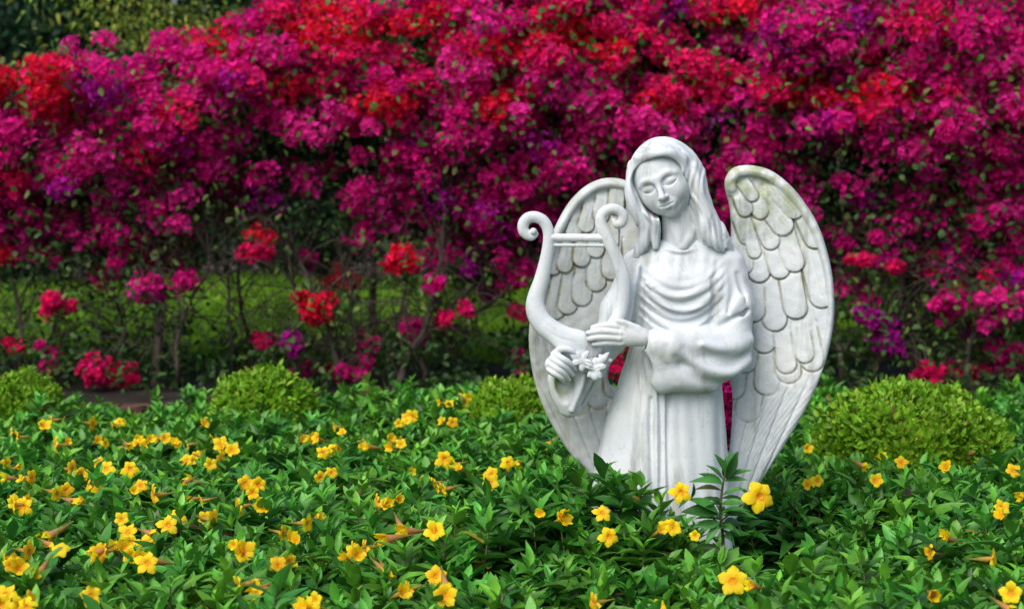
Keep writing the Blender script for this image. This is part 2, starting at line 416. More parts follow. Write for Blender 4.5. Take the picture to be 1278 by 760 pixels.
# ---------------------------------------------------------------- robe
PROF = [  # y, centre x, half width, depth, centre z
    (296, 850, 20, 16, -6), (302, 852, 36, 22, -8), (309, 855, 53, 26, -8), (320, 856, 64, 30, -7), (340, 857, 69, 35, -5), (365, 856, 67, 39, -3),
    (392, 850, 60, 38, -3), (420, 844, 55, 35, -3), (448, 839, 58, 36, -3), (475, 837, 64.5, 39, -3), (520, 832, 74, 44, -3),
    (580, 827, 84, 50, -3), (640, 826, 89, 56, -3), (700, 826, 92, 60, -3), (748, 826, 94, 62, -3)]
def make_robe():
    f = Field((735 - 12, 290, -66), (948, 748, 92), 1.0)
    pr = np.array(PROF, float)
    def trunk(X, Y, Z):
        y = Y[0, :, 0]
        cx, rx, rz, cz = [np.interp(y, pr[:, 0], pr[:, i])[None, :, None] for i in (1, 2, 3, 4)]
        # smooth the profile a little
        x = (X - cx) / rx; z = (Z - cz) / rz
        q = (np.abs(x)**2.3 + np.abs(z)**2.3)**(1 / 2.3)
        d = (q - 1) * np.minimum(rx, rz)
        front = np.clip((Z - cz) / rz + .25, 0, 1)
        t = np.clip((Y - 452) / 200, 0, 1.2); on = np.clip((Y - 440) / 30, 0, 1)
        g = 0
        for x0, x1, w, a in ((786, 760, 6, 1.4), (800, 786, 3.5, 1.5), (812, 812, 3.0, 5.0), (821, 823, 2.2, 3.6), (830, 834, 2.6, 4.8), (843, 852, 3.4, .9), (858, 870, 6, 1.5), (892, 903, 4, 1.6)):
            g = g + a * fold(X - (x0 + (x1 - x0) * t + 1.5 * np.sin(Y * .03 + x0)), w + 1.5 * t)
        for x0, x1, w, a in ((816.5, 817, 2.4, 2.2), (826, 828.5, 2.2, 2.2), (794, 777, 5, .9), (880, 893, 7, 1.2)):
            g = g - a * fold(X - (x0 + (x1 - x0) * t), w)
        d = d + front * on * g
        back = np.clip(-(Z - cz) / rz, 0, 1)
        d = d + back * on * 2.5 * np.sin(X * .33)
        # swag folds over the chest
        xx = (X - 847) / 47
        ph = Y + 21 * xx * xx
        m = np.clip((ph - 340) / 18, 0, 1) * np.clip((424 - ph) / 14, 0, 1) * np.clip(1.35 - np.abs(xx), 0, .35) / .35 * front
        s1 = np.sin((ph - 334) / 13.2 * 2 * math.pi + 0.8 * np.sin(X * .05))
        d = d - m * (.7 * s1 + .3 * np.sin((ph - 330) / 6.4 * 2 * math.pi + X * .04)) * (0.55 + .45 * np.clip((ph - 340) / 30, 0, 1))
        # vertical drape of the mantle at both sides of the chest
        for x0, x1, w, a in ((801, 797, 3, 2.2), (793, 786, 3, 1.5), (893, 884, 4, 3.0), (903, 897, 4, 1.5)):
            tt = np.clip((Y - 312) / 90, 0, 1)
            d = d + front * a * fold(X - (x0 + (x1 - x0) * tt), w) * np.clip((Y - 312) / 20, 0, 1) * np.clip((425 - Y) / 20, 0, 1)
        # fine tension folds below the collar
        d = d + front * .5 * np.sin(X * .42 + 6 * np.sin((Y - 300) * .012)) * np.clip((Y - 308) / 10, 0, 1) * np.clip((352 - Y) / 18, 0, 1)
        return d.astype(np.float32)
    f.custom(trunk, (723, 290, -66), (948, 748, 80))
    # bust
    f.ell((827, 356, 22), (24, 23, 17), 12); f.ell((872, 357, 20), (23, 23, 16), 12)
    # collar hem
    f.tube1([(822, 303, 2), (833, 309, 17), (848, 312, 21), (864, 309, 16), (876, 302, 2)], [1.6, 1.8, 1.8, 1.8, 1.6], 4)
    # re-cut the swags over the bust
    def swag(X, Y, Z):
        xx = (X - 847) / 47; ph = Y + 21 * xx * xx
        m = np.clip((ph - 342) / 16, 0, 1) * np.clip((420 - ph) / 14, 0, 1) * np.clip(1.2 - np.abs(xx), 0, .4) / .4 * (Z > 5)
        return m * (-.75) * np.sin((ph - 334) / 13.2 * 2 * math.pi + 0.8 * np.sin(X * .05))
    sl, X, Y, Z = f.box((790, 325, 5), (905, 425, 70)); f.a[sl] += swag(X, Y, Z).astype(np.float32)
    for xo, y0 in ((-4, 354), (4, 371)):
        f.tube1([(808 + xo, y0 - 14, 40), (824 + xo, y0, 44), (845 + xo, y0 + 6, 43), (866 + xo, y0, 44), (884 + xo, y0 - 16, 38)], [.4, 1.1, 1.3, 1.1, .4], 6, '-')
        f.tube1([(806 + xo, y0 - 6, 32), (824 + xo, y0 + 7, 40), (845 + xo, y0 + 12, 38.5), (866 + xo, y0 + 7, 39), (886 + xo, y0 - 8, 32)], [.8, 1.6, 2.0, 1.6, .8], 7)
    # --- her left sleeve (right in the photo)
    f.seg((905, 330, -4), (913, 380, 4), 23, 26, 12)
    f.seg((913, 380, 4), (911, 418, 12), 26, 26, 10)
    f.seg((908, 425, 16), (832, 426, 48), 25, 19, 10)
    f.tube1([(910, 440, 18), (880, 454, 32), (848, 462, 42), (824, 466, 46)], [25, 24, 20, 15], 8, flat=.8)
    f.tube1([(813, 416, 53), (812, 430, 53), (819, 450, 50), (824, 474, 46)], [10.5, 11, 11, 8], 10)   # the hem of the wide cuff
    f.seg((830, 424, 52), (815, 420, 53), 17, 14.5, 8)
    f.ell((799, 418, 54), (9, 11, 10), 2.5, '-')                           # cuff mouth
    f.ell((803, 452, 50), (8, 20, 10), 5, '-')
    # long swinging folds
    f.tube1([(842, 428, 58), (862, 444, 56), (884, 454, 50), (908, 458, 40), (929, 447, 26)], [2.5, 5, 6.5, 6.5, 4], 13)
    f.tube1([(850, 426, 68), (870, 439, 65), (892, 446, 58), (912, 446, 47), (930, 436, 36)], [.8, 3.2, 4.8, 4.6, 2], 9, '-')
    f.tube1([(872, 422, 58), (892, 428, 50), (914, 428, 38), (932, 420, 26)], [1.5, 4, 4.5, 3], 12)
    f.tube1([(838, 440, 68), (852, 458, 65), (876, 471, 57), (903, 472, 43)], [.8, 3, 3.6, 1.2], 9, '-')
    f.tube1([(832, 440, 58), (842, 460, 54), (862, 474, 47), (888, 478, 36)], [1.5, 4, 4.5, 3], 12)
    f.tube1([(826, 424, 72), (828, 445, 70), (838, 468, 64)], [.8, 2.0, 1.2], 8, '-')
    f.tube1([(886, 405, 44), (896, 400, 38), (912, 392, 33), (930, 384, 24)], [2.4, 2.6, 2.2, .8], 6, '-')     # elbow crease
    f.tube1([(893, 396, 30), (906, 384, 30), (922, 368, 24)], [2, 3.5, 2], 9)
    f.tube1([(886, 345, 34), (889, 375, 36), (885, 400, 40)], [1.0, 2.2, 2.6], 7, '-')                           # armpit
    f.tube1([(905, 330, 25), (912, 356, 28), (905, 385, 32)], [.8, 1.8, 1], 8, '-')
    f.tube1([(918, 340, 22), (925, 372, 22), (921, 405, 24)], [.8, 1.8, 1], 8, '-')
    # under-sleeve falling behind the cuff
    f.tube1([(805, 432, 34), (808, 455, 34), (811, 486, 32)], [7, 6, 3.5], 4, flat=.7)
    # --- her right upper sleeve
    f.seg((796, 330, -4), (770, 384, 8), 20, 19, 12)
    f.seg((770, 384, 8), (757, 425, 10), 20, 17, 10)
    f.tube1([(795, 330, 24), (788, 360, 27), (782, 400, 27)], [2, 3, 2], 8)
    f.tube1([(775, 352, 22), (764, 380, 28), (758, 408, 28)], [.8, 1.6, 1.6], 7, '-')
    return f

def make_hanging_sleeve():
    f = Field((672, 405, -14), (790, 528, 74), 0.8)
    f.tube1([(764, 420, 10), (742, 440, 20), (722, 456, 30)], [19, 20, 20], 8, flat=.8)
    f.tube1([(722, 458, 32), (712, 478, 34), (709, 500, 34)], [27, 23, 13], 6, flat=.62)
    f.seg((740, 452, 24), (718, 500, 30), 14, 10, 8, flat=.8)
    f.seg((748, 440, 22), (735, 482, 22), 12, 6, 8, flat=.8)
    f.tube1([(700, 468, 30), (704, 486, 32), (708, 500, 33)], [17, 16, 12], 6, flat=.8)
    f.tube1([(709, 470, 40), (709, 488, 40), (710, 502, 38)], [19, 15, 10], 6, flat=.6)
    f.ell((702, 472, 60), (14.5, 22, 24), 3, '-')
    f.ell((703, 488, 56), (9, 12, 12), 3, '-')
    f.ell((699, 450, 60), (16, 13, 14), 3, '-')
    f.tube1([(727, 462, 52), (722, 480, 50), (713, 504, 46)], [3.0, 3.2, 3], 4)
    f.tube1([(740, 460, 40), (733, 482, 38), (722, 500, 36)], [1.5, 2, 1.5], 4, '-')

    return f

# ---------------------------------------------------------------- wings
def tongue(H, X, Y, tip, ang, L, w, base, dome=1.5, lift=1.5, G=None):
    dx, dy = math.cos(ang), math.sin(ang)
    r = w * .565; base = 4 + (base - 4) * .72; tx, ty = tip[0] - dx * r, tip[1] - dy * r
    ax = (X - tx) * dx + (Y - ty) * dy; b = -(X - tx) * dy + (Y - ty) * dx
    a = np.clip(ax, -L, 0); d = np.sqrt((ax - a)**2 + b * b)
    ins = (d < r) & (ax > -L)
    u = np.clip(d / r, 0, 1)
    h = base + dome * np.sqrt(np.clip(1 - u**2.6, 0, 1)) + lift * np.clip(1 + ax / L, 0, 1.2) - .45 * fold(b, 1.3) * (ax < 0)
    h = h - .07 * np.sin((ax - np.abs(b) * 1.2) * 1.15 + tip[0]) * (u < .85)
    if G is not None:
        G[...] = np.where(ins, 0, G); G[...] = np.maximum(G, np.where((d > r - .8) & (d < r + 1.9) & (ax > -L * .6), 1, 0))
    H = H - 1.3 * fold(d - r - .6, 1.5) * (ax > -L * .7)
    t = np.clip((ax + L) / 16, 0, 1); t = t * t * (3 - 2 * t)
    return np.where(ins, H * (1 - t) + h * t, H)

def make_wing(outline, lo, hi, feathers, zfun, rim, primaries, res=0.8):
    f = Field(lo, hi, res)
    X = f.ax[0][:, None].astype(float); Y = f.ax[1][None, :].astype(float)
    d2 = poly_sd(outline, X, Y)
    H = np.full(d2.shape, 6.0); G = np.zeros(d2.shape)
    # primaries: long quills fanning to the foot of the wing
    H = H + primaries(X, Y)
    H0 = H.copy()
    for fe in feathers: H = tongue(H, X, Y, *fe, G=G)
    rr = rim(X, Y, -d2); k = np.clip(rr / 1.5, 0, 1)
    H = H * (1 - k) + (H0 + 4.5) * k + rr * .8
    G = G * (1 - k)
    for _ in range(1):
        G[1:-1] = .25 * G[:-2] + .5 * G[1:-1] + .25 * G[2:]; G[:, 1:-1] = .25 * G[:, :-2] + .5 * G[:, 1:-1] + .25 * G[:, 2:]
    # gentle wear
    H = H + .35 * np.sin(X * .21 + 2 * np.sin(Y * .11)) * np.sin(Y * .17 + X * .05)
    inn = np.clip(-d2, 0, 9) / 9
    H = H * np.sqrt(np.clip(1 - (1 - inn)**2, 0, 1)) ; B = 9 * np.sqrt(np.clip(1 - (1 - inn)**2, 0, 1))
    zc = zfun(X, Y) + 0 * X * Y
    Z = f.ax[2][None, None, :]
    dz = np.maximum(Z - (zc + H)[:, :, None], (zc - B)[:, :, None] - Z)
    f.a = np.maximum(dz * .8, d2[:, :, None]).astype(np.float32)
    return f, G

RW = [(906, 232), (908, 219), (915, 210), (928, 206), (946, 207), (964, 213), (984, 228), (1003, 250), (1020, 278), (1032, 312), (1039, 348), (1041, 385), (1038, 420),
      (1030, 456), (1017, 493), (1000, 530), (979, 568), (954, 610), (930, 648), (912, 690), (896, 700), (898, 660), (910, 615), (916, 570), (919, 520), (917, 482), (900, 440), (885, 380), (898, 320), (914, 300), (913, 262)]
D = math.radians
RF = [  # (tip, angle, length, width, base)  lowest row first
    ((935, 528), D(100), 60, 27, 4), ((960, 494), D(92), 60, 27, 4.5), ((918, 500), D(96), 40, 24, 4.5),
    ((988, 478), D(86), 62, 27, 4.5), ((1018, 462), D(78), 70, 24, 4.0),
    ((932, 466), D(96), 60, 26, 6), ((957, 441), D(90), 60, 26, 6), ((985, 466), D(86), 60, 22, 5.5), ((1008, 452), D(80), 50, 20, 5.5),
    ((971, 413), D(84), 66, 27, 7.5), ((997, 397), D(80), 64, 25, 7.5), ((1028, 382), D(76), 74, 25, 7), ((944, 402), D(88), 52, 24, 7),
    ((952, 352), D(80), 56, 25, 9), ((978, 347), D(74), 52, 22, 9), ((996, 338), D(72), 58, 22, 9), ((932, 342), D(84), 40, 20, 9),
    ((968, 310), D(64), 44, 20, 10.5), ((1021, 308), D(66), 60, 22, 9), ((938, 305), D(72), 40, 20, 10.5), ((946, 322), D(74), 26, 15, 10.5),
    ((985, 291), D(54), 56, 24, 11.5), ((998, 270), D(48), 50, 19, 11), ((955, 272), D(60), 30, 18, 12), ((934, 270), D(70), 30, 17, 12), ((944, 250), D(55), 26, 15, 12.5)]
def rim_r(X, Y, di):
    top = np.clip((470 - Y) / 120, 0, 1)
    outer = np.clip((X - (903 + (Y - 205) * .5)) / 22, 0, 1) + np.clip((246 - Y) / 26, 0, 1)
    w = 12 + 0 * Y
    hwr = 7.2 - 2.4 * np.clip((Y - 250) / 120, 0, 1)
    r = np.sqrt(np.clip(1 - ((di - hwr + .8) / hwr)**2, 0, 1))
    return 5.0 * r * top * np.clip(outer, 0, 1)
def prim_r(X, Y):
    m = np.clip((Y - 455) / 60, 0, 1); h = 0
    ang = np.arctan2(X - 890, 760 - Y)
    for a0 in (.06, .13, .20, .27, .335, .40):
        h = h - 2.4 * fold((ang - a0) * np.maximum(760 - Y, 40), 1.5)
    h = h - .3 * np.sin((ang * 300) + Y * .35)
    return m * h + m * 3
def z_r(X, Y):
    u = np.clip((X - 905) / 135, -.3, 1.1)
    return -34 + 34 * u**2 + 8 * np.clip((300 - Y) / 100, 0, 1) - 12 * np.clip((Y - 480) / 200, 0, 1)

LW = [(800, 235), (786, 226), (770, 222), (751, 223), (731, 232), (712, 250), (697, 274), (683, 306), (672, 342), (664, 380), (660, 415), (662, 448), (669, 482), (681, 515),
      (697, 545), (715, 572), (735, 592), (762, 640), (790, 690), (815, 690), (810, 560), (790, 500), (764, 482), (762, 462), (768, 440), (790, 424), (815, 390), (815, 300)]
LF = [((722, 520), D(96), 80, 26, 3.5), ((748, 512), D(90), 80, 26, 3.5), ((700, 500), D(100), 80, 24, 3.5), ((770, 500), D(90), 60, 26, 4),
      ((690, 398), D(104), 66, 24, 6), ((707, 392), D(100), 64, 22, 6), ((726, 382), D(96), 62, 22, 6), ((745, 364), D(92), 60, 22, 6), ((765, 350), D(90), 60, 22, 6),
      ((688, 342), D(108), 40, 18, 8.5), ((703, 340), D(104), 40, 18, 8.5), ((725, 333), D(98), 44, 20, 8.5), ((744, 322), D(94), 40, 19, 8.5), ((763, 312), D(90), 40, 19, 8.5),
      ((712, 300), D(112), 34, 18, 10.5), ((730, 290), D(104), 34, 18, 10.5), ((750, 278), D(98), 34, 18, 10.5), ((770, 268), D(92), 34, 18, 10.5)]
def rim_l(X, Y, di):
    top = np.clip((430 - Y) / 120, 0, 1); outer = np.clip((800 - X + (230 - Y) * .1) / 14, 0, 1) * (Y < 430)
    return 5.5 * np.sqrt(np.clip(1 - ((di - 5.7) / 6.5)**2, 0, 1)) * top * outer
def prim_l(X, Y):
    m = np.clip((Y - 400) / 50, 0, 1); ang = np.arctan2(830 - X, 800 - Y); h = 0
    for a0 in (.1, .17, .24, .31, .38, .45):
        h = h - 2.2 * fold((ang - a0) * np.maximum(800 - Y, 40), 1.6)
    return m * h + m * 2
def z_l(X, Y):
    u = np.clip((800 - X) / 135, -.3, 1.1)
    return -38 + 26 * u**2

# ---------------------------------------------------------------- lyre and posy
def make_lyre():
    f = Field((640, 250, 18), (800, 446, 70), 0.8)
    f.tube1([(668, 289, 42), (662, 292, 42), (654, 287, 42), (652.5, 278, 42), (658, 270, 42), (668, 268.5, 42), (678, 274, 42), (683.5, 286, 42), (683.5, 302, 42), (680.5, 322, 41), (675, 345, 40), (669, 364, 40), (668, 380, 41), (675, 396, 43), (689, 408, 45), (705, 416, 46), (722, 421, 46), (740, 426, 45)],
            [3.6, 5.6, 6.6, 6.9, 6.9, 6.9, 7.0, 7.0, 7.3, 8.2, 9.2, 10.5, 12.2, 13.0, 14, 14.6, 15, 11], 1.5, flat=.75, sub=4)
    f.ell((665, 286, 43), (4.6, 4.6, 6), 1.5)
    f.tube1([(763, 272, 44), (767, 277.5, 44), (773, 275, 44), (774, 266, 44), (767, 259.5, 44), (757, 259, 44), (749, 265.5, 44), (747.5, 277, 44), (753, 290, 44), (760, 304, 44), (768, 322, 43), (775, 342, 43), (776, 362, 43), (772, 384, 43), (762, 402, 44), (746, 416, 45), (728, 423, 45)],
            [2.6, 5.0, 6.0, 6.3, 6.3, 6.4, 6.8, 7.2, 7.4, 7.6, 8.2, 8.6, 8.6, 8.6, 9, 10, 12], 1.5, flat=.8, sub=4)
    f.tube1([(680, 404, 50), (700, 424, 52), (722, 438, 50), (736, 436, 48)], [4, 8, 10, 6], 6, flat=.8)
    # edge flutes along the arms
    f.tube1([(672, 330, 50.5), (664, 362, 51.5), (665, 384, 54), (675, 400, 56), (692, 412, 58), (715, 420, 59)], 1.0, 2, '-')
    return f
def make_crossbar():
    f = Field((684, 280, 30), (764, 312, 58), 0.8)
    f.seg((688, 293.5, 43), (757, 294, 44), 5.0, 5.0, 1, flat=.9); f.seg((687, 302.5, 43), (758, 303, 44), 2.2, 2.2, 1)
    f.seg((690, 290, 47.6), (755, 290.5, 48.6), .8, .8, 1, '-')
    return f
def make_posy():
    f = Field((702, 412, 44), (764, 474, 84), 0.8)
    for cx, cy, cz, r, a0 in ((724, 441, 66, 12, .3), (740, 451, 65, 12, 1.0), (752, 441, 58, 8.5, .1)):
        for k in range(5):
            a = a0 + k * 1.2566
            px_, py_ = cx + math.cos(a) * r * .62, cy + math.sin(a) * r * .62
            rr = rotm(0, 0, a)
            f.ell((px_, py_, cz + 1.5 * math.sin(a * 2.3)), (r * .55, r * .33, 3.6), 2.2, rot=rr)
            f.seg((cx, cy, cz + 4), (cx + math.cos(a) * r, cy + math.sin(a) * r, cz + 3.6), .8, .5, 1.2, '-')
        f.seg((cx, cy, cz - 2), (730, 448, 52), r * .45, 8, 2)
    for (ax_, ay_), (bx_, by_) in (((722, 446), (707, 424)), ((742, 446), (757, 432)), ((736, 456), (744, 466))):
        f.tube1([(ax_, ay_, 62), ((ax_ + bx_) / 2, (ay_ + by_) / 2, 66), (bx_, by_, 60)], [3, 4.5, 1], 1.5, flat=.6)
    return f

def marble_mat(name, grime):
    m, nt, b, out = new_mat(name)
    tc = N(nt, 'ShaderNodeTexCoord')
    def noise(scale, detail=5, mp=None, rough=.55):
        n = N(nt, 'ShaderNodeTexNoise'); n.inputs['Scale'].default_value = scale; n.inputs['Detail'].default_value = detail; n.inputs['Roughness'].default_value = rough
        src = tc.outputs['Object']
        if mp:
            q = N(nt, 'ShaderNodeMapping'); q.inputs['Scale'].default_value = mp; nt.links.new(src, q.inputs[0]); src = q.outputs[0]
        nt.links.new(src, n.inputs['Vector']); return n.outputs[0]
    def ramp(v, stops):
        r = N(nt, 'ShaderNodeValToRGB'); e = r.color_ramp.elements
        e[0].position, e[0].color = stops[0][0], (*stops[0][1], 1); e[1].position, e[1].color = stops[-1][0], (*stops[-1][1], 1)
        for p, c in stops[1:-1]:
            x = e.new(p); x.color = (*c, 1)
        nt.links.new(v, r.inputs[0]); return r.outputs[0]
    def mix(fac, a, bb):
        n = N(nt, 'ShaderNodeMix', data_type='RGBA')
        if isinstance(fac, float): n.inputs[0].default_value = fac
        else: nt.links.new(fac, n.inputs[0])
        for s, i in ((a, 6), (bb, 7)):
            if isinstance(s, tuple): n.inputs[i].default_value = (*s, 1)
            else: nt.links.new(s, n.inputs[i])
        return n.outputs[2]
    base = ramp(noise(9, 6), [(.3, (.56, .62, .66)), (.55, (.66, .71, .735)), (.75, (.73, .76, .77))])
    streak = ramp(noise(16, 8, (1.3, 1.3, .16), .65), [(.53, (0, 0, 0)), (.66, (1, 1, 1))])
    c = mix(streak, base, (.43, .46, .45))
    pit = ramp(noise(70, 5), [(.60, (0, 0, 0)), (.70, (1, 1, 1))])
    pm = N(nt, 'ShaderNodeMath', operation='MULTIPLY'); nt.links.new(pit, pm.inputs[0]); pm.inputs[1].default_value = .28
    c = mix(pm.outputs[0], c, (.36, .37, .33))
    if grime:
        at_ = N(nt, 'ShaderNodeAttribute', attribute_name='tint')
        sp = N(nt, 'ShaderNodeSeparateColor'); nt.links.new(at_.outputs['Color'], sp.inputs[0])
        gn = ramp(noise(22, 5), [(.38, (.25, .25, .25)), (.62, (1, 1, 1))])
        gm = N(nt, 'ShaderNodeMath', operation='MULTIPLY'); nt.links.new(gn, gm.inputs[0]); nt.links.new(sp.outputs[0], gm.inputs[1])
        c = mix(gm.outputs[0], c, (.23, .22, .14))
        an = ramp(noise(26, 6), [(.42, (0, 0, 0)), (.6, (1, 1, 1))])
        am = N(nt, 'ShaderNodeMath', operation='MULTIPLY'); nt.links.new(an, am.inputs[0]); nt.links.new(sp.outputs[1], am.inputs[1])
        c = mix(am.outputs[0], c, (.30, .36, .14))
    nt.links.new(c, b.inputs['Base Color'])
    b.inputs['Roughness'].default_value = .62; b.inputs['Specular IOR Level'].default_value = .3
    bp = N(nt, 'ShaderNodeBump'); bp.inputs['Strength'].default_value = .25; bp.inputs['Distance'].default_value = .003
    nt.links.new(noise(160, 4), bp.inputs['Height']); nt.links.new(bp.outputs[0], b.inputs['Normal'])
    return m

def build_statue():
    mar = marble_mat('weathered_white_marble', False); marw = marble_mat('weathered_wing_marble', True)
    root = empty('angel_statue', BASE)
    tag(root, 'weathered white marble angel with spread wings holding a lyre among the yellow flowers', 'statue')
    def put(name, f, mat=mar, parent=root, col=None, blur=0):
        if blur: f.blur(blur)
        V, F = f.mesh()
        c = col(V) if col else None
        return mesh_np(name, to_world(V), F, mat, parent, col=c)
    put('body', make_body())
    put('hair', make_hair(), blur=1)
    rb = put('robe', make_robe(), blur=1)
    def slc(V):
        c = np.zeros((len(V), 3)); q = ((V[:, 0] - 702) / 15)**2 + ((V[:, 1] - 472) / 22)**2
        c[:, 1] = np.clip(1.25 - q, 0, 1) * (V[:, 2] > 20); c[:, 0] = c[:, 1] * .5; return c
    put('sleeve', make_hanging_sleeve(), marw, rb, slc, blur=1)
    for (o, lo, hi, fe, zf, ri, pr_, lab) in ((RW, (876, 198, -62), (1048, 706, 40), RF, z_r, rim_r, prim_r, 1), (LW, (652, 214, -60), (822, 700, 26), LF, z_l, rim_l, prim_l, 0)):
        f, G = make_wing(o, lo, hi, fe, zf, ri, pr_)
        d2g = f
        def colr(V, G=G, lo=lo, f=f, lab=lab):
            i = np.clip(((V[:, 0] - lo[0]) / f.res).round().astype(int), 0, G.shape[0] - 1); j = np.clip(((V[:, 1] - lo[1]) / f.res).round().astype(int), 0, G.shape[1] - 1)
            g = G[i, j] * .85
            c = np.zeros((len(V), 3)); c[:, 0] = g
            if lab: c[:, 1] = np.clip((335 - V[:, 1]) / 110, 0, 1) * .75
            else: c[:, 1] = .12; c[:, 0] += .34
            return c
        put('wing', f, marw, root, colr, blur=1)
    ly = put('lyre', make_lyre()); put('crossbar', make_crossbar(), parent=ly)
    put('posy', make_posy())
    # plinth in the bed
    pl = []
    def slab(x0, x1, y0, y1, z0, z1, bev, name):
        import bmesh
        bm = bmesh.new(); bmesh.ops.create_cube(bm, size=1)
        for v in bm.verts:
            v.co.x = x0 + (v.co.x + .5) * (x1 - x0); v.co.y = y0 + (v.co.y + .5) * (y1 - y0); v.co.z = z0 + (v.co.z + .5) * (z1 - z0)
        bmesh.ops.bevel(bm, geom=bm.edges[:], offset=bev, segments=3, affect='EDGES')
        me = bpy.data.meshes.new(name); bm.to_mesh(me); bm.free(); me.materials.append(mar)
        o = bpy.data.objects.new(name, me); COL.objects.link(o); o.parent = root
    zf = _zt - (748 - 175) * UZ
    slab(-.26, .26, -.20, .20, -0.02, zf + .03, .02, 'plinth')
    return root
build_statue()
print('statue done', round(time.time() - T0, 1))
# =====================================================================
# PLANTS
# =====================================================================
rng = np.random.default_rng(11)
def nrm(v): return v / np.maximum(np.linalg.norm(v, axis=-1, keepdims=True), 1e-9)
def rand_unit(n):
    return nrm(rng.normal(size=(n, 3)))
Z3 = np.array([0, 0, 1.0])

def leaf_template(n=4, fold_=.18, droop=.25, peak=.42, blunt=1.0, wave=0.0):
    """unit leaf along x, width 1 across y; three rails folded along the midrib"""
    V, F = [], []
    for i in range(n + 1):
        t = i / n
        w = math.sin(math.pi * t**(math.log(.5) / math.log(peak)))**blunt * .5 if 0 < t < 1 else (.06 if t == 0 else 0.0)
        z = -droop * t * t
        V += [(t, -w, z + fold_ * w + wave * math.sin(i * 2.1)), (t, 0, z), (t, w, z + fold_ * w - wave * math.sin(i * 2.1))]
    for i in range(n):
        a = i * 3
        F += [(a, a + 3, a + 4, a + 1), (a + 1, a + 4, a + 5, a + 2)]
    return np.array(V), np.array(F)

def scatter(tmpl, pos, d, up, L, W, tint, tint_tip=None):
    """place a copy of the template at each pos; returns verts, faces, per vertex colour"""
    V, F = tmpl; m = len(pos); k = len(V)
    d = nrm(d); s = nrm(np.cross(up, d)); n = np.cross(d, s)
    L = np.broadcast_to(L, m)[:, None, None]; W = np.broadcast_to(W, m)[:, None, None]
    P = pos[:, None, :] + V[None, :, 0:1] * d[:, None, :] * L + V[None, :, 1:2] * s[:, None, :] * W + V[None, :, 2:3] * n[:, None, :] * L
    FF = (F[None] + (np.arange(m) * k)[:, None, None]).reshape(-1, F.shape[1])
    C = np.repeat(tint[:, None, :], k, 1)
    if tint_tip is not None:
        t = V[None, :, 0:1]; C = C * (1 - t) + tint_tip[:, None, :] * t
    return P.reshape(-1, 3), FF, C.reshape(-1, 3)

def join(parts):
    V, F, C, o = [], [], [], 0
    for v, f, c in parts:
        V.append(v); F.append(f + o); C.append(c); o += len(v)
    return np.concatenate(V), np.concatenate(F), np.concatenate(C)

def tubes(lines, radii, sides=6, col=(.1, .08, .06)):
    """lines: list of (n,3); radii: list of (n,)"""
    V, F, o = [], [], 0
    for P, R in zip(lines, radii):
        P = np.asarray(P, float); R = np.broadcast_to(R, len(P)); n = len(P)
        T = nrm(np.gradient(P, axis=0)); ref = np.array([0.31, 0.9, 0.2]) if abs(T[:, 1]).mean() < .8 else np.array([1., 0, 0])
        s = nrm(np.cross(T, ref)); u = np.cross(T, s)
        a = np.arange(sides) / sides * 2 * math.pi
        ring = P[:, None] + R[:, None, None] * (np.cos(a)[None, :, None] * s[:, None] + np.sin(a)[None, :, None] * u[:, None])
        V.append(ring.reshape(-1, 3))
        i = np.arange(n - 1)[:, None] * sides; j = np.arange(sides)[None, :]; j2 = (j + 1) % sides
        F.append(np.stack([i + j, i + j2, i + sides + j2, i + sides + j], -1).reshape(-1, 4) + o); o += n * sides
    V = np.concatenate(V); c = np.array(col)[None].repeat(len(V), 0)
    return V, np.concatenate(F), c

def smooth_line(pts, n=10, jit=0.0):
    P, _ = spline(np.array(pts, float), 1.0, max(2, n // max(1, len(pts) - 1)))
    if jit: P[1:-1] += np.cumsum(rng.normal(size=(len(P) - 2, 3)) * jit, 0) * np.sin(np.linspace(0, math.pi, len(P) - 2))[:, None]
    return P

def vary(base, n, amt=.25, hue=None):
    base = np.array(base)[None].repeat(n, 0)
    c = base * (1 + rng.normal(size=(n, 1)) * amt).clip(.35, 1.9)
    if hue is not None:
        t = rng.random((n, 1))**2; c = c * (1 - t) + np.array(hue)[None] * t
    return c.clip(0.001, .95)

def noise2(x, y, s=0, f=1.0):
    x = x * f; y = y * f
    return (np.sin(x * 1.7 + s) * np.cos(y * 2.3 + s * 1.7) + .6 * np.sin(x * 3.9 + 1.3 * y + s * 2.1) + .4 * np.sin(5.3 * y - 2.7 * x + s * .7) + .3 * np.cos(8.1 * x + 6.7 * y + s)) / 2.3

# ------------------------------------------------ materials
M = {}
M['bedleaf'] = leaf_mat('allamanda_leaf', rough=.40, transl=.22, spec=.40, noise_scale=30, amt=.25)
M['clipleaf'] = leaf_mat('clipped_leaf', rough=.5, transl=.3, spec=.35, noise_scale=25, amt=.2)
M['bract'] = leaf_mat('papery_bract', rough=.75, transl=.45, spec=.12, noise_scale=18, amt=.25)
M['vineleaf'] = leaf_mat('vine_leaf', rough=.5, transl=.25, spec=.3, noise_scale=18, amt=.25)
M['treeleaf'] = leaf_mat('dark_tree_leaf', rough=.55, transl=.2, spec=.3, noise_scale=3, amt=.4)
M['petal'] = leaf_mat('yellow_petal', rough=.55, transl=.35, spec=.2, noise_scale=60, amt=.1)
M['bark'] = two_tone('grey_bark', (.014, .010, .008), (.075, .06, .05), 14, .85, .6, 50, stretch=(1, 1, .35))
M['stem'] = two_tone('green_brown_stem', (.07, .09, .03), (.16, .13, .06), 30, .7, .3)
M['soil'] = two_tone('dark_soil', (.009, .007, .005), (.028, .021, .014), 6, .95, .9, 30)
M['lawn'] = two_tone('lawn_turf', (.05, .13, .008), (.13, .27, .014), 2.0, .9, .8, 60)
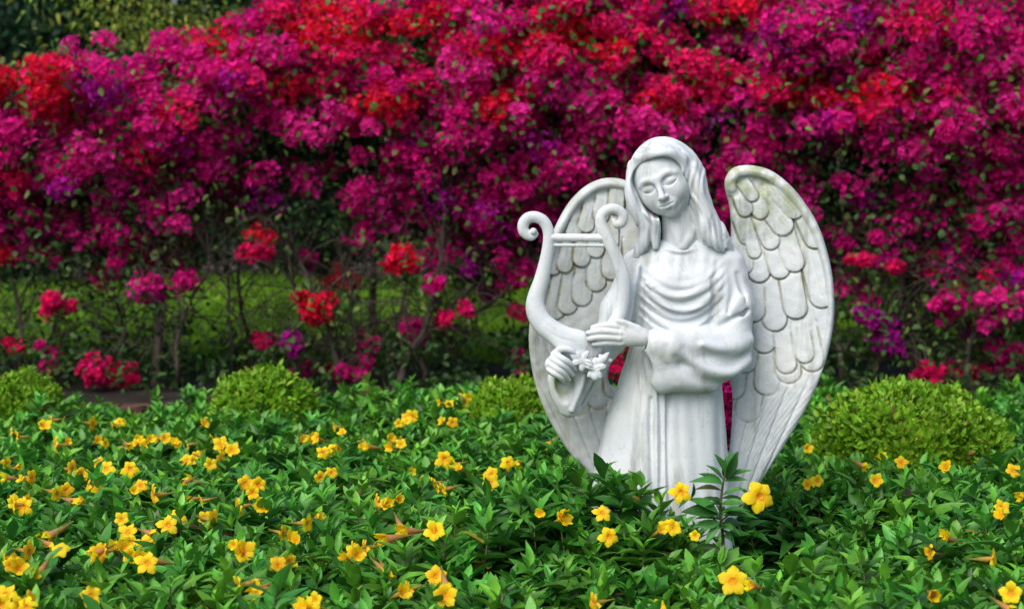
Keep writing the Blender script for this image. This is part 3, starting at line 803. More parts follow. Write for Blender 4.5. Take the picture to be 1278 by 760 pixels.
M['grass'] = leaf_mat('grass_blade', rough=.5, transl=.3, spec=.25, noise_scale=2.2, amt=.35)
M['fence'] = two_tone('weathered_grey_fence', (.08, .078, .072), (.24, .235, .22), 9, .85, .5, 40, stretch=(3, 3, .5))

# ------------------------------------------------ ground
def smoothstep(a, b, x):
    t = np.clip((x - a) / (b - a), 0, 1); return t * t * (3 - 2 * t)
KY = 7.08; GZ = 0.46
def ground_z(x, y):
    z = np.where(y < KY + .1, 0.0, GZ)
    back = smoothstep(9.0, 15.0, y)
    z = z + np.where(y > KY + .1, back * .10 + .035 * noise2(x, y, 3, .8) * smoothstep(7.6, 9, y), .02 * noise2(x, y, 1, 2.0))
    z = z + .10 * np.exp(-((x + 1.75) / .8)**2 - ((y - 12.4) / 1.0)**2) - .04 * np.exp(-((x + .2) / .8)**2 - ((y - 12.4) / 1.5)**2)
    return z
def grid_mesh(name, xs, ys, zf, mat, parent=None, dz=0.0):
    X, Y = np.meshgrid(xs, ys); Z = zf(X, Y) + dz
    V = np.stack([X, Y, Z], -1).reshape(-1, 3); nx, ny = len(xs), len(ys)
    i = np.arange(ny - 1)[:, None] * nx; j = np.arange(nx - 1)[None]
    F = np.stack([i + j, i + j + 1, i + nx + j + 1, i + nx + j], -1).reshape(-1, 4)
    return mesh_np(name, V, F, mat, parent)
xs = np.unique(np.concatenate([np.linspace(-400, -12, 12), np.linspace(-12, 12, 90), np.linspace(12, 400, 12)]))
ys = np.unique(np.concatenate([np.linspace(-60, 1, 10), np.linspace(1, KY + .098, 40), np.linspace(KY + .102, 20, 90), np.linspace(20, 390, 20)]))
tag(grid_mesh('ground', xs, ys, ground_z, M['soil']), kind='structure')
tag(grid_mesh('lawn', np.linspace(-9, 9, 90), np.linspace(9.1, 14.2, 60), ground_z, M['lawn'], dz=.006), kind='structure')

# grass on the lawn
n = 52000
gx = rng.uniform(-5.2, 5.2, n); gy = 9.0 + 4.4 * rng.random(n)**1.1
p = np.stack([gx, gy, ground_z(gx, gy)], -1)
d = np.stack([rng.normal(size=n) * .45, rng.normal(size=n) * .45, np.ones(n)], -1)
patch = noise2(gx, gy, 5, 1.3)[:, None]
c = vary((.13, .28, .014), n, .25) * (1 + .55 * patch) + np.array([.05, .03, 0]) * np.clip(patch, 0, 1)
gt = leaf_template(2, .1, .35, .3)
v, f, c = scatter(gt, p, d, rand_unit(n), rng.uniform(.05, .11, n), rng.uniform(.010, .018, n), c.clip(.01, .9))
tag(mesh_np('grass', v, f, M['grass'], col=c), 'bright green lawn grass beyond the bougainvillea trunks', 'grass', kind='stuff')

# ------------------------------------------------ low brick kerb behind the bed
def kerb():
    m = two_tone('old_red_brick', (.05, .022, .016), (.13, .06, .045), 10, .9, .7, 60)
    root = empty('brick_kerb', (0, KY, 0)); tag(root, 'low weathered reddish brick kerb running behind the flower bed', 'kerb')
    V, F = [], []; r = random.Random(4); o = 0
    cube = np.array([(x, y, z) for x in (-.5, .5) for y in (-.5, .5) for z in (-.5, .5)])
    cf = np.array([(0, 1, 3, 2), (4, 6, 7, 5), (0, 4, 5, 1), (2, 3, 7, 6), (0, 2, 6, 4), (1, 5, 7, 3)])
    def box(c, s, rz=0):
        nonlocal o
        q = cube * np.array(s); b = .05
        # eight corners pulled in a little for worn arrises
        V.append(q + np.array(c) + np.array([[r.uniform(-.0015, .0015) for _ in range(3)] for _ in range(8)])); F.append(cf + o); o += 8
    H0 = .515
    for row in range(6):
        z = H0 - .062 - .036 - row * .073
        x = -4.6 + (row % 2) * .11
        while x < 4.6:
            box((x, KY, z), (.212, .10, .066)); x += .222
    mesh_np('brick_wall', np.concatenate(V), np.concatenate(F), m, root, smooth=False, offset=(0, KY, 0))
    V, F, o = [], [], 0
    x = -4.6
    while x < 4.6:
        box((x, KY, H0 - .03), (.108, .215, .062)); x += .117
    mesh_np('coping', np.concatenate(V), np.concatenate(F), m, root, smooth=False, offset=(0, KY, 0))
    mm = two_tone('lime_mortar', (.12, .11, .10), (.2, .19, .17), 20, .95, .5)
    V = [cube * np.array((9.3, .085, H0 - .03)) + np.array((0, KY, (H0 - .03) / 2 - .01))]
    mesh_np('mortar', V[0], cf, mm, root, smooth=False, offset=(0, KY, 0))
kerb()

# ------------------------------------------------ flower bed
SX = BASE.x
def gauss(x, y, cx, cy, sx, sy): return np.exp(-((x - cx) / sx)**2 - ((y - cy) / sy)**2)
def bed_z(x, y):
    z = .565 + .035 * noise2(x, y, 2, 2.2) + .018 * noise2(x, y, 9, 7)
    z = z + .155 * gauss(x, y, .13, 4.28, .22, .17) + .05 * gauss(x, y, .31, 4.2, .12, .15)
    z = z - .05 * smoothstep(6.1, 6.8, y) * gauss(x, y, -1.38, 6.9, .34, 9) - .13 * gauss(x, y, .57, 4.3, .13, .25) - .09 * gauss(x, y, .68, 4.45, .2, .25) + .05 * gauss(x, y, .42, 4.3, .06, .12)
    z = z - .04 * gauss(x, y, .25, 3.6, .35, .3)
    z = z + .03 * gauss(x, y, 1.0, 4.6, .5, .4) + .05 * gauss(x, y, -.1, 6.3, .35, .3)
    return z
def in_statue(x, y):
    return ((np.abs(x - SX + .01) < .20) & (np.abs(y - 4.5) < .13)) | ((np.abs(x - SX - .03) < .33) & (np.abs(y - 4.56) < .07))

def bed_hit(px, py, lift=.02):
    prev = None
    for y in np.arange(3.3, 7.1, .02):
        q = at(px, py, y)
        if q.z < bed_z(q.x, q.y) + lift:
            return q
    return at(px, py, 6.9)

DOMES = [  # px, top py, base py, distance, half width m, label
    (22, 468, 528, 6.5, .155, 'round clipped bright green shrub cut by the left edge of the photo'),
    (330, 462, 526, 6.35, .178, 'round clipped bright green shrub beside the bare bougainvillea stems left of the angel'),
    (640, 477, 545, 6.2, .148, 'clipped bright green shrub partly hidden behind the left wing of the angel'),
    (1140, 484, 562, 5.55, .272, 'wide clipped golden green shrub right of the angel')]
dome_c = []
for px, t, b, Y, hw, lab in DOMES:
    q = at(px, t, Y); dome_c.append((q.x, Y, q.z, hw))

def build_bed():
    sp = .052
    gx, gy = np.meshgrid(np.arange(-2.5, 2.6, sp), np.arange(3.05, 6.98, sp))
    gx = gx + rng.uniform(-.5, .5, gx.shape) * sp; gy = gy + rng.uniform(-.5, .5, gy.shape) * sp
    gx, gy = gx.ravel(), gy.ravel()
    k = np.abs(gx) < gy * .273 + .45
    k &= ~in_statue(gx, gy)
    for cx, cy, cz, hw in dome_c: k &= ((gx - cx)**2 + (gy - cy)**2) > (hw * .85)**2
    gx, gy = gx[k], gy[k]; n = len(gx)
    top = bed_z(gx, gy) + rng.normal(size=n) * .022 - .01
    top += (rng.random(n) < .04) * rng.uniform(.02, .06, n)
    tilt = np.stack([rng.normal(size=n) * .22, rng.normal(size=n) * .22 - .08, np.ones(n)], -1); tilt = nrm(tilt)
    parts = []; lines = []; rad = []
    fullh = {0: 1.0}
    tv = vary((.042, .20, .025), n, .28, (.12, .32, .025))
    shade = 1.0
    ph = rng.random(n) * 6.28
    LT = [leaf_template(4, .22, .30, .45, 1.0), leaf_template(4, .12, .12, .48, 1.1), leaf_template(4, .3, .5, .42, .95)]
    for lev in range(5):
        dz = [0, .022, .05, .085, .13][lev]
        nl = [3, 4, 5, 5, 4][lev]
        el = [1.05, .72, .42, .2, .05][lev]; Ls = [.040, .058, .072, .076, .074][lev]
        base = np.stack([gx, gy, top], -1) - tilt * dz
        for j in range(nl):
            a = ph + lev * .9 + j * 2 * math.pi / nl + rng.normal(size=n) * .25
            e = el + rng.normal(size=n) * .22
            d = np.stack([np.cos(a) * np.cos(e), np.sin(a) * np.cos(e), np.sin(e)], -1) + tilt * .25 - Z3 * .1
            up = np.broadcast_to(Z3, (n, 3)) + rng.normal(size=(n, 3)) * .25
            L = Ls * (1 + rng.normal(size=n) * .18).clip(.6, 1.4)
            col = tv * (1 + rng.normal(size=(n, 1)) * .16).clip(.5, 1.5)
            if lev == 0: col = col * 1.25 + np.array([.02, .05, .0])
            yl = (rng.random((n, 1)) < .02) * (lev > 1); col = np.where(yl, np.array([.34, .26, .03]), col)
            br = (rng.random((n, 1)) < .012) * (lev > 1); col = np.where(br, np.array([.14, .07, .025]), col)
            sel = rng.random(n) < (.95 if lev < 3 else .8)
            parts.append(scatter(LT[(lev + j) % 3], base[sel], d[sel], up[sel], L[sel], (L * rng.uniform(.34, .46, n))[sel], col[sel]))
    v, f, c = join(parts)
    # hide leaves that would cut the statue's robe
    root = empty('flower_bed_foliage', (0, 5, 0))
    mesh = mesh_np('flower_bed', v, f, M['bedleaf'], col=c)
    bpy.data.objects.remove(root)
    tag(mesh, 'dense bed of glossy dark green whorled leaves round the angel', 'ground cover', kind='stuff')
    sel = rng.random(n) < .5
    for x, y, z, t in zip(gx[sel], gy[sel], top[sel], tilt[sel]):
        P = np.array([(x - t[0] * .3, y - t[1] * .3, z - .42), (x - t[0] * .1, y - t[1] * .1, z - .2), (x, y, z)]); lines.append(P); rad.append([.0035, .003, .0018])
    v, f, c = tubes(lines, rad, 4)
    o = mesh_np('bed_stems', v, f, M['stem'], parent=mesh)
    o['kind'] = 'stuff'
build_bed()

# ------------------------------------------------ yellow trumpet flowers
def flower_mesh(openness=1.0, seed=0, wilt=False):
    """corolla of five lobes facing +z, with the tube hanging behind; unit radius of about 1"""
    r = np.random.default_rng(seed); V, F, C, part = [], [], [], []
    yel = np.array([.96, .75, .018]); dp = np.array([.94, .50, .008]); tubec = np.array([.72, .40, .07]) if not wilt else np.array([.62, .30, .12])
    o = 0
    for k in range(5):
        a = k * 2 * math.pi / 5 + r.normal() * .06; ca, sa = math.cos(a), math.sin(a)
        nu, nv = 5, 5; ln = 1.0 + r.normal() * .06; bend = r.normal() * .12 - .05; tw = r.normal() * .25
        for i in range(nu):
            t = i / (nu - 1); rad = .17 + (ln - .17) * t
            w = .11 + .27 * math.sin(math.pi * min(1, t * .84 + .06))**.8 * (1 if t < .99 else .25)
            for j in range(nv):
                s = (j / (nv - 1) - .5) * 2
                x = rad * (1 - .09 * s * s * t) ; y = s * w
                z = .22 * openness * 0 - .55 * (1 - openness) * 0 + .50 * (1 - openness) * t * 2.2 + .26 * math.sqrt(t + .02) - .30 * t * t * openness + bend * t + tw * s * t * .3 - .10 * s * s * t + r.normal() * .012
                sc = 1 - .55 * (1 - openness) * t
                V.append((ca * x * sc - sa * y * sc, sa * x * sc + ca * y * sc, z)); q = np.clip(t * 1.7, 0, 1)
                C.append(dp * (1 - q) + yel * q * (1 + r.normal() * .04))
        for i in range(nu - 1):
            for j in range(nv - 1):
                b = o + i * nv + j; F.append((b, b + nv, b + nv + 1, b + 1))
        o += nu * nv
    nc = o; nf = len(F)
    Vt, Ft, Ct = [], [], []
    prof = [(.24, .10), (.17, -.05), (.19, -.35), (.18, -.75), (.11, -1.05), (.07, -1.5), (.06, -1.75)]
    if wilt: prof = [(.34, .30), (.30, .0), (.24, -.4), (.2, -.8), (.12, -1.1), (.07, -1.5), (.06, -1.75)]
    ns = 10
    for i, (rr, z) in enumerate(prof):
        for j in range(ns):
            a = j / ns * 2 * math.pi; sg = .12 * (z / 1.5)**2
            Vt.append((rr * math.cos(a) + sg, rr * math.sin(a), z)); q = min(1, max(0, -z / 1.3)); Ct.append(tubec * (1 - q) + np.array([.22, .22, .04]) * q)
    for i in range(len(prof) - 1):
        for j in range(ns):
            Ft.append((i * ns + j, i * ns + (j + 1) % ns, (i + 1) * ns + (j + 1) % ns, (i + 1) * ns + j))
    # calyx: five narrow sepals
    nt_ = len(Vt); Vt.append((0, 0, -.10)); Ct.append(np.array([.85, .32, .01]))
    for j in range(ns): Vt.append((.20 * math.cos(j / ns * 6.28318), .20 * math.sin(j / ns * 6.28318), .03)); Ct.append(np.array([.92, .46, .01]))
    for j in range(0, ns, 2): Ft.append((nt_, nt_ + 1 + j, nt_ + 1 + (j + 1) % ns, nt_ + 1 + (j + 2) % ns))
    V = np.array(V); tone = 1 + r.normal() * .05; C = np.array(C) * np.array([tone, tone * (1 + r.normal() * .10), 1])
    return (V, np.array(F), C), (np.array(Vt), np.array(Ft), np.array(Ct))

FL_MESH = []
for i, (op, wi) in enumerate(((1.0, 0), (.95, 0), (.8, 0), (.55, 0), (.9, 0), (.12, 1), (.3, 1), (1.05, 0), (.7, 0), (.85, 0), (.45, 0))):
    (a, b, c), (d, e, g) = flower_mesh(op, i + 3, bool(wi))
    oc = mesh_np('corolla', a, b, M['petal'], col=c); ot = mesh_np('tube', d, e, M['petal'], col=g)
    FL_MESH.append((oc.data, ot.data)); bpy.data.objects.remove(oc); bpy.data.objects.remove(ot)

def orient(loc, facing, size, roll):
    f_ = Vector(facing).normalized(); q = f_.to_track_quat('Z', 'Y')
    return Matrix.Translation(loc) @ q.to_matrix().to_4x4() @ Matrix.Rotation(roll, 4, 'Z') @ Matrix.Scale(size, 4)

rr = random.Random(5)
def flower(px, py, size=.026, pose='open', label=None, parent=None, loc=None, name='yellow_flower', facing=None, group='yellow trumpet flowers scattered over the leafy bed'):
    if loc is None:
        loc = bed_hit(px, py, .046)
    size *= 1.04 * rr.uniform(.88, 1.12)
    if pose == 'open':
        fc = facing or (rr.uniform(-.5, .5), -1, rr.uniform(.0, .9)); mi = rr.choice((0, 1, 2, 4, 7, 8, 9))
    elif pose == 'cup':
        fc = facing or (rr.uniform(-1, 1), -.7, rr.uniform(.1, .9)); mi = rr.choice((3, 10, 8))
    elif pose == 'left':
        fc = facing or (-1, -.35, rr.uniform(-.2, .3)); mi = rr.choice((2, 4))
    elif pose == 'right':
        fc = facing or (1, -.4, rr.uniform(-.2, .3)); mi = rr.choice((2, 4))
    else:
        fc = facing or (rr.uniform(-1, 1), -.4, rr.uniform(-.5, .5)); mi = rr.choice((5, 6))
    e = bpy.data.objects.new(name, None); COL.objects.link(e); e.empty_display_size = .02
    if parent is not None: e.parent = parent; e.matrix_parent_inverse = parent.matrix_basis.inverted()
    e.matrix_basis = orient(loc, fc, size, rr.uniform(0, 1.2))
    for nm, me in (('corolla', FL_MESH[mi][0]), ('tube', FL_MESH[mi][1])):
        o = bpy.data.objects.new(nm, me); COL.objects.link(o); o.parent = e
    if parent is None:
        tag(e, label, 'flower', group)
    return e
# flowers where the photo shows them: px, py, pose, half width in mm, label
NAMED = [
 (612, 603, 'open', 27, 'lower and larger yellow flower of the upright pair left of the angel'),
 (613, 592, 'open', 23, 'bright yellow flower topping the upright pair left of the angel'),
 (915, 725, 'open', 31, 'large open yellow star flower at the bottom below the foot of the wing'),
 (940, 731, 'wilt', 24, 'orange drooping trumpet lying right beside the large open star at the bottom'),
 (1238, 697, 'right', 28, 'open yellow trumpet with a pale tube near the right edge of the bed'),
 (1160, 690, 'left', 25, 'yellow trumpet pointing left with a peach tube in the right part of the bed'),
 (442, 689, 'open', 24, 'single round open yellow flower alone among leaves left of centre near the bottom'),
 (114, 743, 'open', 27, 'large yellow flower at the bottom left opening upward'),
 (300, 730, 'left', 28, 'peach tubed yellow trumpet pointing left at the bottom of the bed'),
 (324, 735, 'wilt', 22, 'small wilting yellow trumpet just right of the peach tubed one at the bottom'),
 (352, 697, 'right', 24, 'slim yellow trumpet pointing down right in the bed below the round shrub'),
 (303, 688, 'cup', 20, 'half closed yellow trumpet left of the slim one pointing down right'),
 (184, 702, 'open', 28, 'wide open yellow flower facing the path in the lower left of the bed'),
 (123, 690, 'open', 22, 'yellow flower left of the wide open one facing the path in the lower left'),
 (210, 655, 'open', 26, 'bright yellow flower low at the right end of the large left cluster'),
 (222, 645, 'open', 24, 'yellow flower topping the right end of the large left cluster'),
 (186, 665, 'wilt', 22, 'browning wilted bloom in the middle of the large yellow cluster on the left'),
 (152, 648, 'open', 22, 'yellow flower topping the left end of the large cluster on the left'),
 (160, 664, 'open', 25, 'second yellow flower from the top at the left end of the large cluster'),
 (163, 676, 'open', 22, 'yellow flower at the foot of the left end of the large cluster'),
 (65, 667, 'wilt', 34, 'large wilted pinkish peach bloom on the left of the bed'),
 (306, 603, 'open', 24, 'left bloom of the bright yellow trio left of centre'),
 (322, 604, 'open', 26, 'right bloom of the bright yellow trio left of centre'),
 (316, 615, 'open', 22, 'lowest bloom of the bright yellow trio left of centre'),
 (400, 596, 'open', 24, 'left flower of the yellow pair in the middle of the bed below the round shrub'),
 (414, 590, 'open', 22, 'right flower of the yellow pair in the middle of the bed below the round shrub'),
 (486, 672, 'wilt', 30, 'orange yellow drooping bloom in the lower middle of the bed'),
 (545, 719, 'open', 22, 'small round yellow flower near the bottom right of centre'),
 (555, 744, 'open', 28, 'ragged yellow bloom at the bottom centre edge of the photo'),
 (752, 640, 'open', 24, 'yellow orange flower on the leafy rise just left of the hem of the robe'),
 (702, 648, 'cup', 27, 'dull yellow cup shaped flower lower left of the hem of the robe'),
 (481, 630, 'cup', 22, 'yellow trumpet with brown back in the middle of the bed'),
 (545, 662, 'cup', 20, 'pale yellow bloom beside a bud in the lower middle of the bed'),
 (742, 752, 'left', 28, 'yellow trumpet pointing left at the bottom edge below the rise of leaves'),
 (822, 757, 'open', 22, 'yellow bloom cut by the bottom edge below the robe'),
 (1262, 740, 'open', 28, 'bright yellow bloom cut by the bottom right corner'),
 (1180, 583, 'cup', 26, 'orange brown cup flower below the wide golden shrub'),
 (1250, 634, 'open', 24, 'clear yellow flower on the right of the bed above the pale tubed trumpet'),
 (1183, 671, 'wilt', 24, 'small orange wilting bloom above the left pointing trumpet on the right'),
 (1163, 741, 'wilt', 22, 'pale cream spent bloom at the bottom on the right of the bed'),
]
SMALL = [  # zoomed positions: region one is x/2, 480+y/2; grouped by where they stand
 ('small yellow flower at the far left of the bed', [(20,232),(78,232),(60,303),(140,150),(262,146),(375,136),(345,140),(362,152),(412,135),(180,210),(265,210),(140,270),(180,290),(245,268),(352,252),(385,275),(45,130),(15,195),(38,300),(110,103),(230,97),(300,92),(325,210)]),
 ('small yellow flower in the bed below the round shrub', [(505,178),(552,150),(550,190),(580,165),(470,150),(465,190),(480,240),(510,97),(775,130),(792,134),(830,160),(845,162),(905,150),(855,120),(505,290),(530,338),(645,250),(598,305),(660,305)]),
 ('small yellow flower at the back of the bed left of the wing of the angel', [(1015,90),(1030,80),(975,135),(998,142),(1160,45),(1170,38),(1120,50),(1130,95),(1110,185),(1128,215),(1085,245),(1110,262),(1268,195),(1025,218)]),
 ('small yellow flower in the left foreground of the bed', [(245,418),(285,408),(150,410),(70,415),(30,445),(45,458),(102,465),(345,435),(385,440),(365,400),(15,525),(72,540),(50,552),(3,548)]),
 ('small yellow flower in the middle foreground of the bed', [(960,300),(992,288),(605,415),(720,440),(1020,365),(1085,365),(885,412),(950,455),(1088,478),(645,510),(1000,520),(770,550),(705,370),(765,345),(725,385),(890,425),(760,558)]),
]
for px, py, pose, r_, lab in NAMED:
    flower(px, py, r_ / 1000 * .95, pose, lab)
for lab, pts in SMALL:
    for x, y in pts:
        flower(x / 2, 480 + y / 2, rr.uniform(.020, .028), rr.choice(('open', 'open', 'open', 'cup', 'cup', 'left', 'right', 'wilt')), lab)
        if rr.random() < .72: flower(x / 2 + rr.choice((-1, 1)) * rr.uniform(8, 14), 480 + y / 2 + rr.uniform(-8, 8), rr.uniform(.016, .024), rr.choice(('open', 'cup', 'wilt', 'left')), lab)
for x, y in [(5,195),(70,322),(120,335),(240,378),(455,377),(400,357),(365,365),(95,145),(735,160),(735,250),(800,158),(870,200),(905,240),(920,180),(970,195),(760,240),(1030,148),(1075,160),(1220,328),(1255,350),(1275,275),(1230,555),(1250,215),(385,352),(1110,175)]:
    flower(640 + x / 2, 480 + y / 2, rr.uniform(.017, .024), rr.choice(('open', 'cup', 'wilt')), 'small yellow flower or bud among the leaves beside and right of the angel')

# ------------------------------------------------ tall sprig before the robe
def sprig():
    Y = 4.12
    b = at(902, 735, Y); b.z = .30
    root = empty('flowering_sprig', b); tag(root, 'tall leafy sprig with two yellow flowers rising in front of the angel robe', 'plant')
    line = [at(902, 735, Y), at(903, 690, Y), at(899, 640, Y), at(902, 606, Y - .01), at(906, 588, Y - .01)]; line[0].z = .30
    P = smooth_line([tuple(q) for q in line], 16)
    l2 = smooth_line([tuple(at(900, 650, Y)), tuple(at(922, 632, Y - .02)), tuple(at(938, 624, Y - .03))], 8)
    l3 = smooth_line([tuple(at(900, 655, Y)), tuple(at(878, 636, Y - .02)), tuple(at(862, 620, Y - .01))], 8)
    v, f, c = tubes([P, l2, l3], [np.linspace(.0045, .002, len(P)), np.linspace(.0025, .0015, len(l2)), np.linspace(.0025, .0015, len(l3))], 6)
    mesh_np('stem', v, f, M['stem'], root, offset=b)
    L = []
    def lf(px, py, ex, ey, yy, w, col=(.05, .21, .035)):
        a = np.array(at(px, py, Y + yy)); e = np.array(at(ex, ey, Y + yy - .015)); L.append((a, e - a, w, col))
    for q in ((902, 605, 875, 588, 0, .34), (902, 604, 862, 596, -.02, .3), (903, 600, 885, 577, .01, .34), (905, 597, 902, 568, .0, .4), (905, 596, 922, 565, 0, .36), (906, 598, 938, 582, 0, .3),
              (904, 600, 932, 596, .0, .3), (900, 612, 868, 606, .02, .3, (.06, .09, .03)), (902, 618, 930, 606, 0, .3), (900, 622, 934, 622, .01, .26), (900, 626, 872, 620, .01, .28),
              (896, 640, 862, 618, -.03, .42), (896, 642, 852, 634, -.03, .42), (900, 640, 934, 632, -.03, .42), (900, 644, 946, 640, -.02, .3), (898, 652, 868, 656, -.03, .36), (900, 655, 926, 664, -.02, .36),
              (905, 590, 895, 566, -.02, .35), (906, 588, 915, 562, -.02, .35), (897, 655, 880, 676, -.03, .36), (901, 660, 920, 680, -.03, .36), (938, 624, 962, 634, -.02, .3), (936, 624, 925, 606, 0, .3), (862, 620, 846, 632, 0, .3), (862, 622, 868, 604, 0, .3)):
        lf(*q)
    for k in range(26):
        t = rr.randint(1, 9); a = P[t]; an = rr.uniform(0, 6.28); L.append((a, np.array((math.cos(an), math.sin(an), .25)) * .06, .36, (.05, .2, .03)))
    pos = np.array([q[0] for q in L]); d = np.array([q[1] for q in L]); ln = np.linalg.norm(d, axis=1)
    col = np.array([q[3] for q in L]) * (1 + rng.normal(size=(len(L), 1)) * .15)
    v, f, c = scatter(leaf_template(7, .22, .18, .45), pos, d, np.array([0, -.55, 1.0])[None] + rng.normal(size=(len(L), 3)) * .3, ln, ln * np.array([q[2] for q in L]), col)
    mesh_np('foliage', v, f, M['bedleaf'], root, col=c, offset=b)
    for (px, py, fc, s) in ((948, 619, (.15, -1, .15), .032), (850, 614, (-.35, -1, .2), .025)):
        e = flower(px, py, s, 'open', parent=root, loc=at(px, py, Y - .04), name='blossom', facing=fc)
sprig()

# ------------------------------------------------ clipped round shrubs
def dome(i):
    px, t, bpy_, Y, hw, lab = DOMES[i]; cx, cy, cz, _ = dome_c[i]
    H = cz - .05; root = empty('clipped_shrub', (cx, cy, 0)); tag(root, lab, 'shrub', 'clipped round shrubs behind the flower bed')
    n = int(9800 * (hw / .18)**1.7)
    # dome surface with shallow lumps: upper half ellipsoid of height hh, sides falling to the ground
    hh = hw * (1.05 if i != 3 else .72)
    u = rand_unit(n); u[:, 2] = np.abs(u[:, 2]) * 1.1 - .35; u = nrm(u)
    lump = 1 + .04 * noise2(u[:, 0] * 3, u[:, 2] * 3 + u[:, 1] * 2, i, 2.5) + .075 * np.sin(u[:, 0] * 7 + i) * np.cos(u[:, 2] * 6 + i * 2) + .04 * np.sin(u[:, 1] * 11 + u[:, 0] * 9) + .02 * rng.normal(size=n)
    depth = 1 - np.abs(rng.normal(size=n)) * .09
    # stray shoots
    st = (rng.random(n) < .08) * rng.uniform(.0, .11, n)
    p = u * (lump * depth + st)[:, None] * np.array([hw, hw * .95, hh]) + np.array([0, 0, cz - hh])
    d = u * 1.0 + rand_unit(n) * .8 + Z3 * .35
    base = vary((.14, .35, .013), n, .28, (.30, .48, .03)); base = np.where(rng.random((n, 1)) < .02, np.array([.25, .16, .05]), base)
    v, f, c = scatter(leaf_template(3, .2, .2, .5), p, d, u + rand_unit(n) * .5, rng.uniform(.018, .030, n), rng.uniform(.011, .016, n), base)
    mesh_np('foliage', v, f, M['clipleaf'], root, col=c)
    lines, rad = [], []
    for k in range(60):
        e = nrm(rng.normal(size=3)); e[2] = abs(e[2]); tip = e * np.array([hw, hw, hh]) * .9 + np.array([0, 0, cz - hh])
        lines.append(smooth_line([(0, 0, 0.0), tuple(np.array([e[0] * .02, e[1] * .02, (cz - hh) * .6])), tuple(tip * np.array([.5, .5, .92])), tuple(tip)], 9)); rad.append(np.linspace(.006, .0015, len(lines[-1])))
    v, f, c = tubes(lines, rad, 5); mesh_np('branches', v, f, M['bark'], root)
for i in range(4): dome(i)

def sprig_behind():
    b = at(911, 500, 4.98); b.z = .0; root = empty('bougainvillea_sprig', b)
    tag(root, 'narrow magenta bougainvillea sprig seen in the gap between the robe and the right wing', 'plant')
    P = smooth_line([(b.x + .02, b.y, 0), tuple(at(914, 590, 4.98)), tuple(at(911, 540, 4.98)), tuple(at(909, 495, 4.98)), tuple(at(904, 450, 4.98))], 16)
    v, f, c = tubes([P], [np.linspace(.006, .002, len(P))], 6); mesh_np('stem', v, f, M['bark'], root, offset=b)
    k = 13; t = np.linspace(0, 1, k)
    cp_ = np.array([at(912 - 6 * q + 3 * math.sin(q * 9), 552 - 110 * q, 4.98 + .03 * math.sin(q * 20)) for q in t])
    (v, f, c), _ = bracts(cp_, np.full(k, .026), np.where((rng.random((k, 1)) < .6), HOT, MAG), 24)
    mesh_np('blossoms', v, f, M['bract'], root, col=c, offset=b)['kind'] = 'stuff'
    m = 50; p = cp_[rng.integers(0, k, m)] + rng.normal(size=(m, 3)) * .02
    v, f, c = scatter(leaf_template(3, .2, .25, .38, .85), p, rand_unit(m), rand_unit(m) + Z3, .035, .022, vary((.03, .1, .016), m, .3))
    mesh_np('foliage', v, f, M['vineleaf'], root, col=c, offset=b)
# =====================================================================
# BOUGAINVILLEA HEDGE
# =====================================================================
HY = 8.25
def interp(px, tab): return np.interp(px, [t[0] for t in tab], [t[1] for t in tab])
TOP = [(-200, 70), (0, 70), (60, 80), (95, 62), (150, 44), (200, 52), (235, 40), (300, 28), (330, -20), (430, -10), (445, 8), (500, 8), (520, -40), (1500, -60)]
LOW = [(-200, 300), (0, 290), (90, 300), (150, 330), (200, 330), (250, 255), (330, 262), (390, 235), (470, 285), (560, 290), (640, 310), (700, 340), (900, 330), (1040, 320), (1130, 350), (1278, 430), (1500, 450)]
GAPS = [(140, 130, 55, 26), (300, 200, 40, 45), (255, 165, 40, 22), (500, 175, 45, 35), (430, 250, 45, 60), (330, 170, 40, 30), (590, 95, 30, 16), (110, 210, 45, 25), (230, 290, 60, 40), (560, 270, 26, 20), (930, 150, 70, 22), (1000, 205, 75, 48), (1110, 245, 80, 46), (1190, 235, 50, 46), (1060, 165, 60, 18), (860, 150, 30, 20), (1230, 125, 40, 25), (700, 170, 50, 22), (1130, 60, 25, 30), (960, 30, 25, 14), (815, 55, 20, 14), (650, 200, 20, 14), (170, 155, 26, 20), (90, 330, 60, 24), (1170, 160, 60, 22), (500, 240, 22, 18), (370, 120, 26, 16)]
REDS = [(30, 95, 70, 38), (5, 225, 26, 20), (270, 60, 42, 30), (395, 30, 70, 40), (480, 55, 85, 30), (530, 20, 30, 30), (625, 130, 32, 24), (700, 30, 60, 30), (640, 60, 50, 20), (880, 15, 70, 30), (880, 100, 60, 34), (820, 130, 40, 20), (1080, 120, 90, 26), (1150, 25, 40, 20), (180, 190, 26, 18), (60, 130, 40, 30), (1210, 262, 30, 18), (480, 130, 36, 22), (225, 145, 30, 12), (760, 60, 60, 20), (1000, 110, 40, 20), (340, 110, 50, 20), (370, 385, 60, 50), (495, 325, 30, 24), (325, 295, 22, 15)]
def coverage(px, py):
    t, l = interp(px, TOP), interp(px, LOW)
    c = np.where(py < t, 0, 1.0) * np.clip((l - py) / 70 + .5, 0, 1)
    for x, y, a, b in GAPS: c = c * (1 - .74 * np.exp(-((px - x) / a)**2 - ((py - y) / b)**2))
    c = c * (1 - .12 * np.clip((px - 850) / 40, 0, 1) * np.clip((py - 140) / 40, 0, 1))
    return c * np.clip(.92 + .55 * noise2(px / 50, py / 38, 4), .12, 1)
def redness(px, py):
    r = 0 * px
    for x, y, a, b in REDS: r = r + np.exp(-((px - x) / a)**2 - ((py - y) / b)**2)
    return r
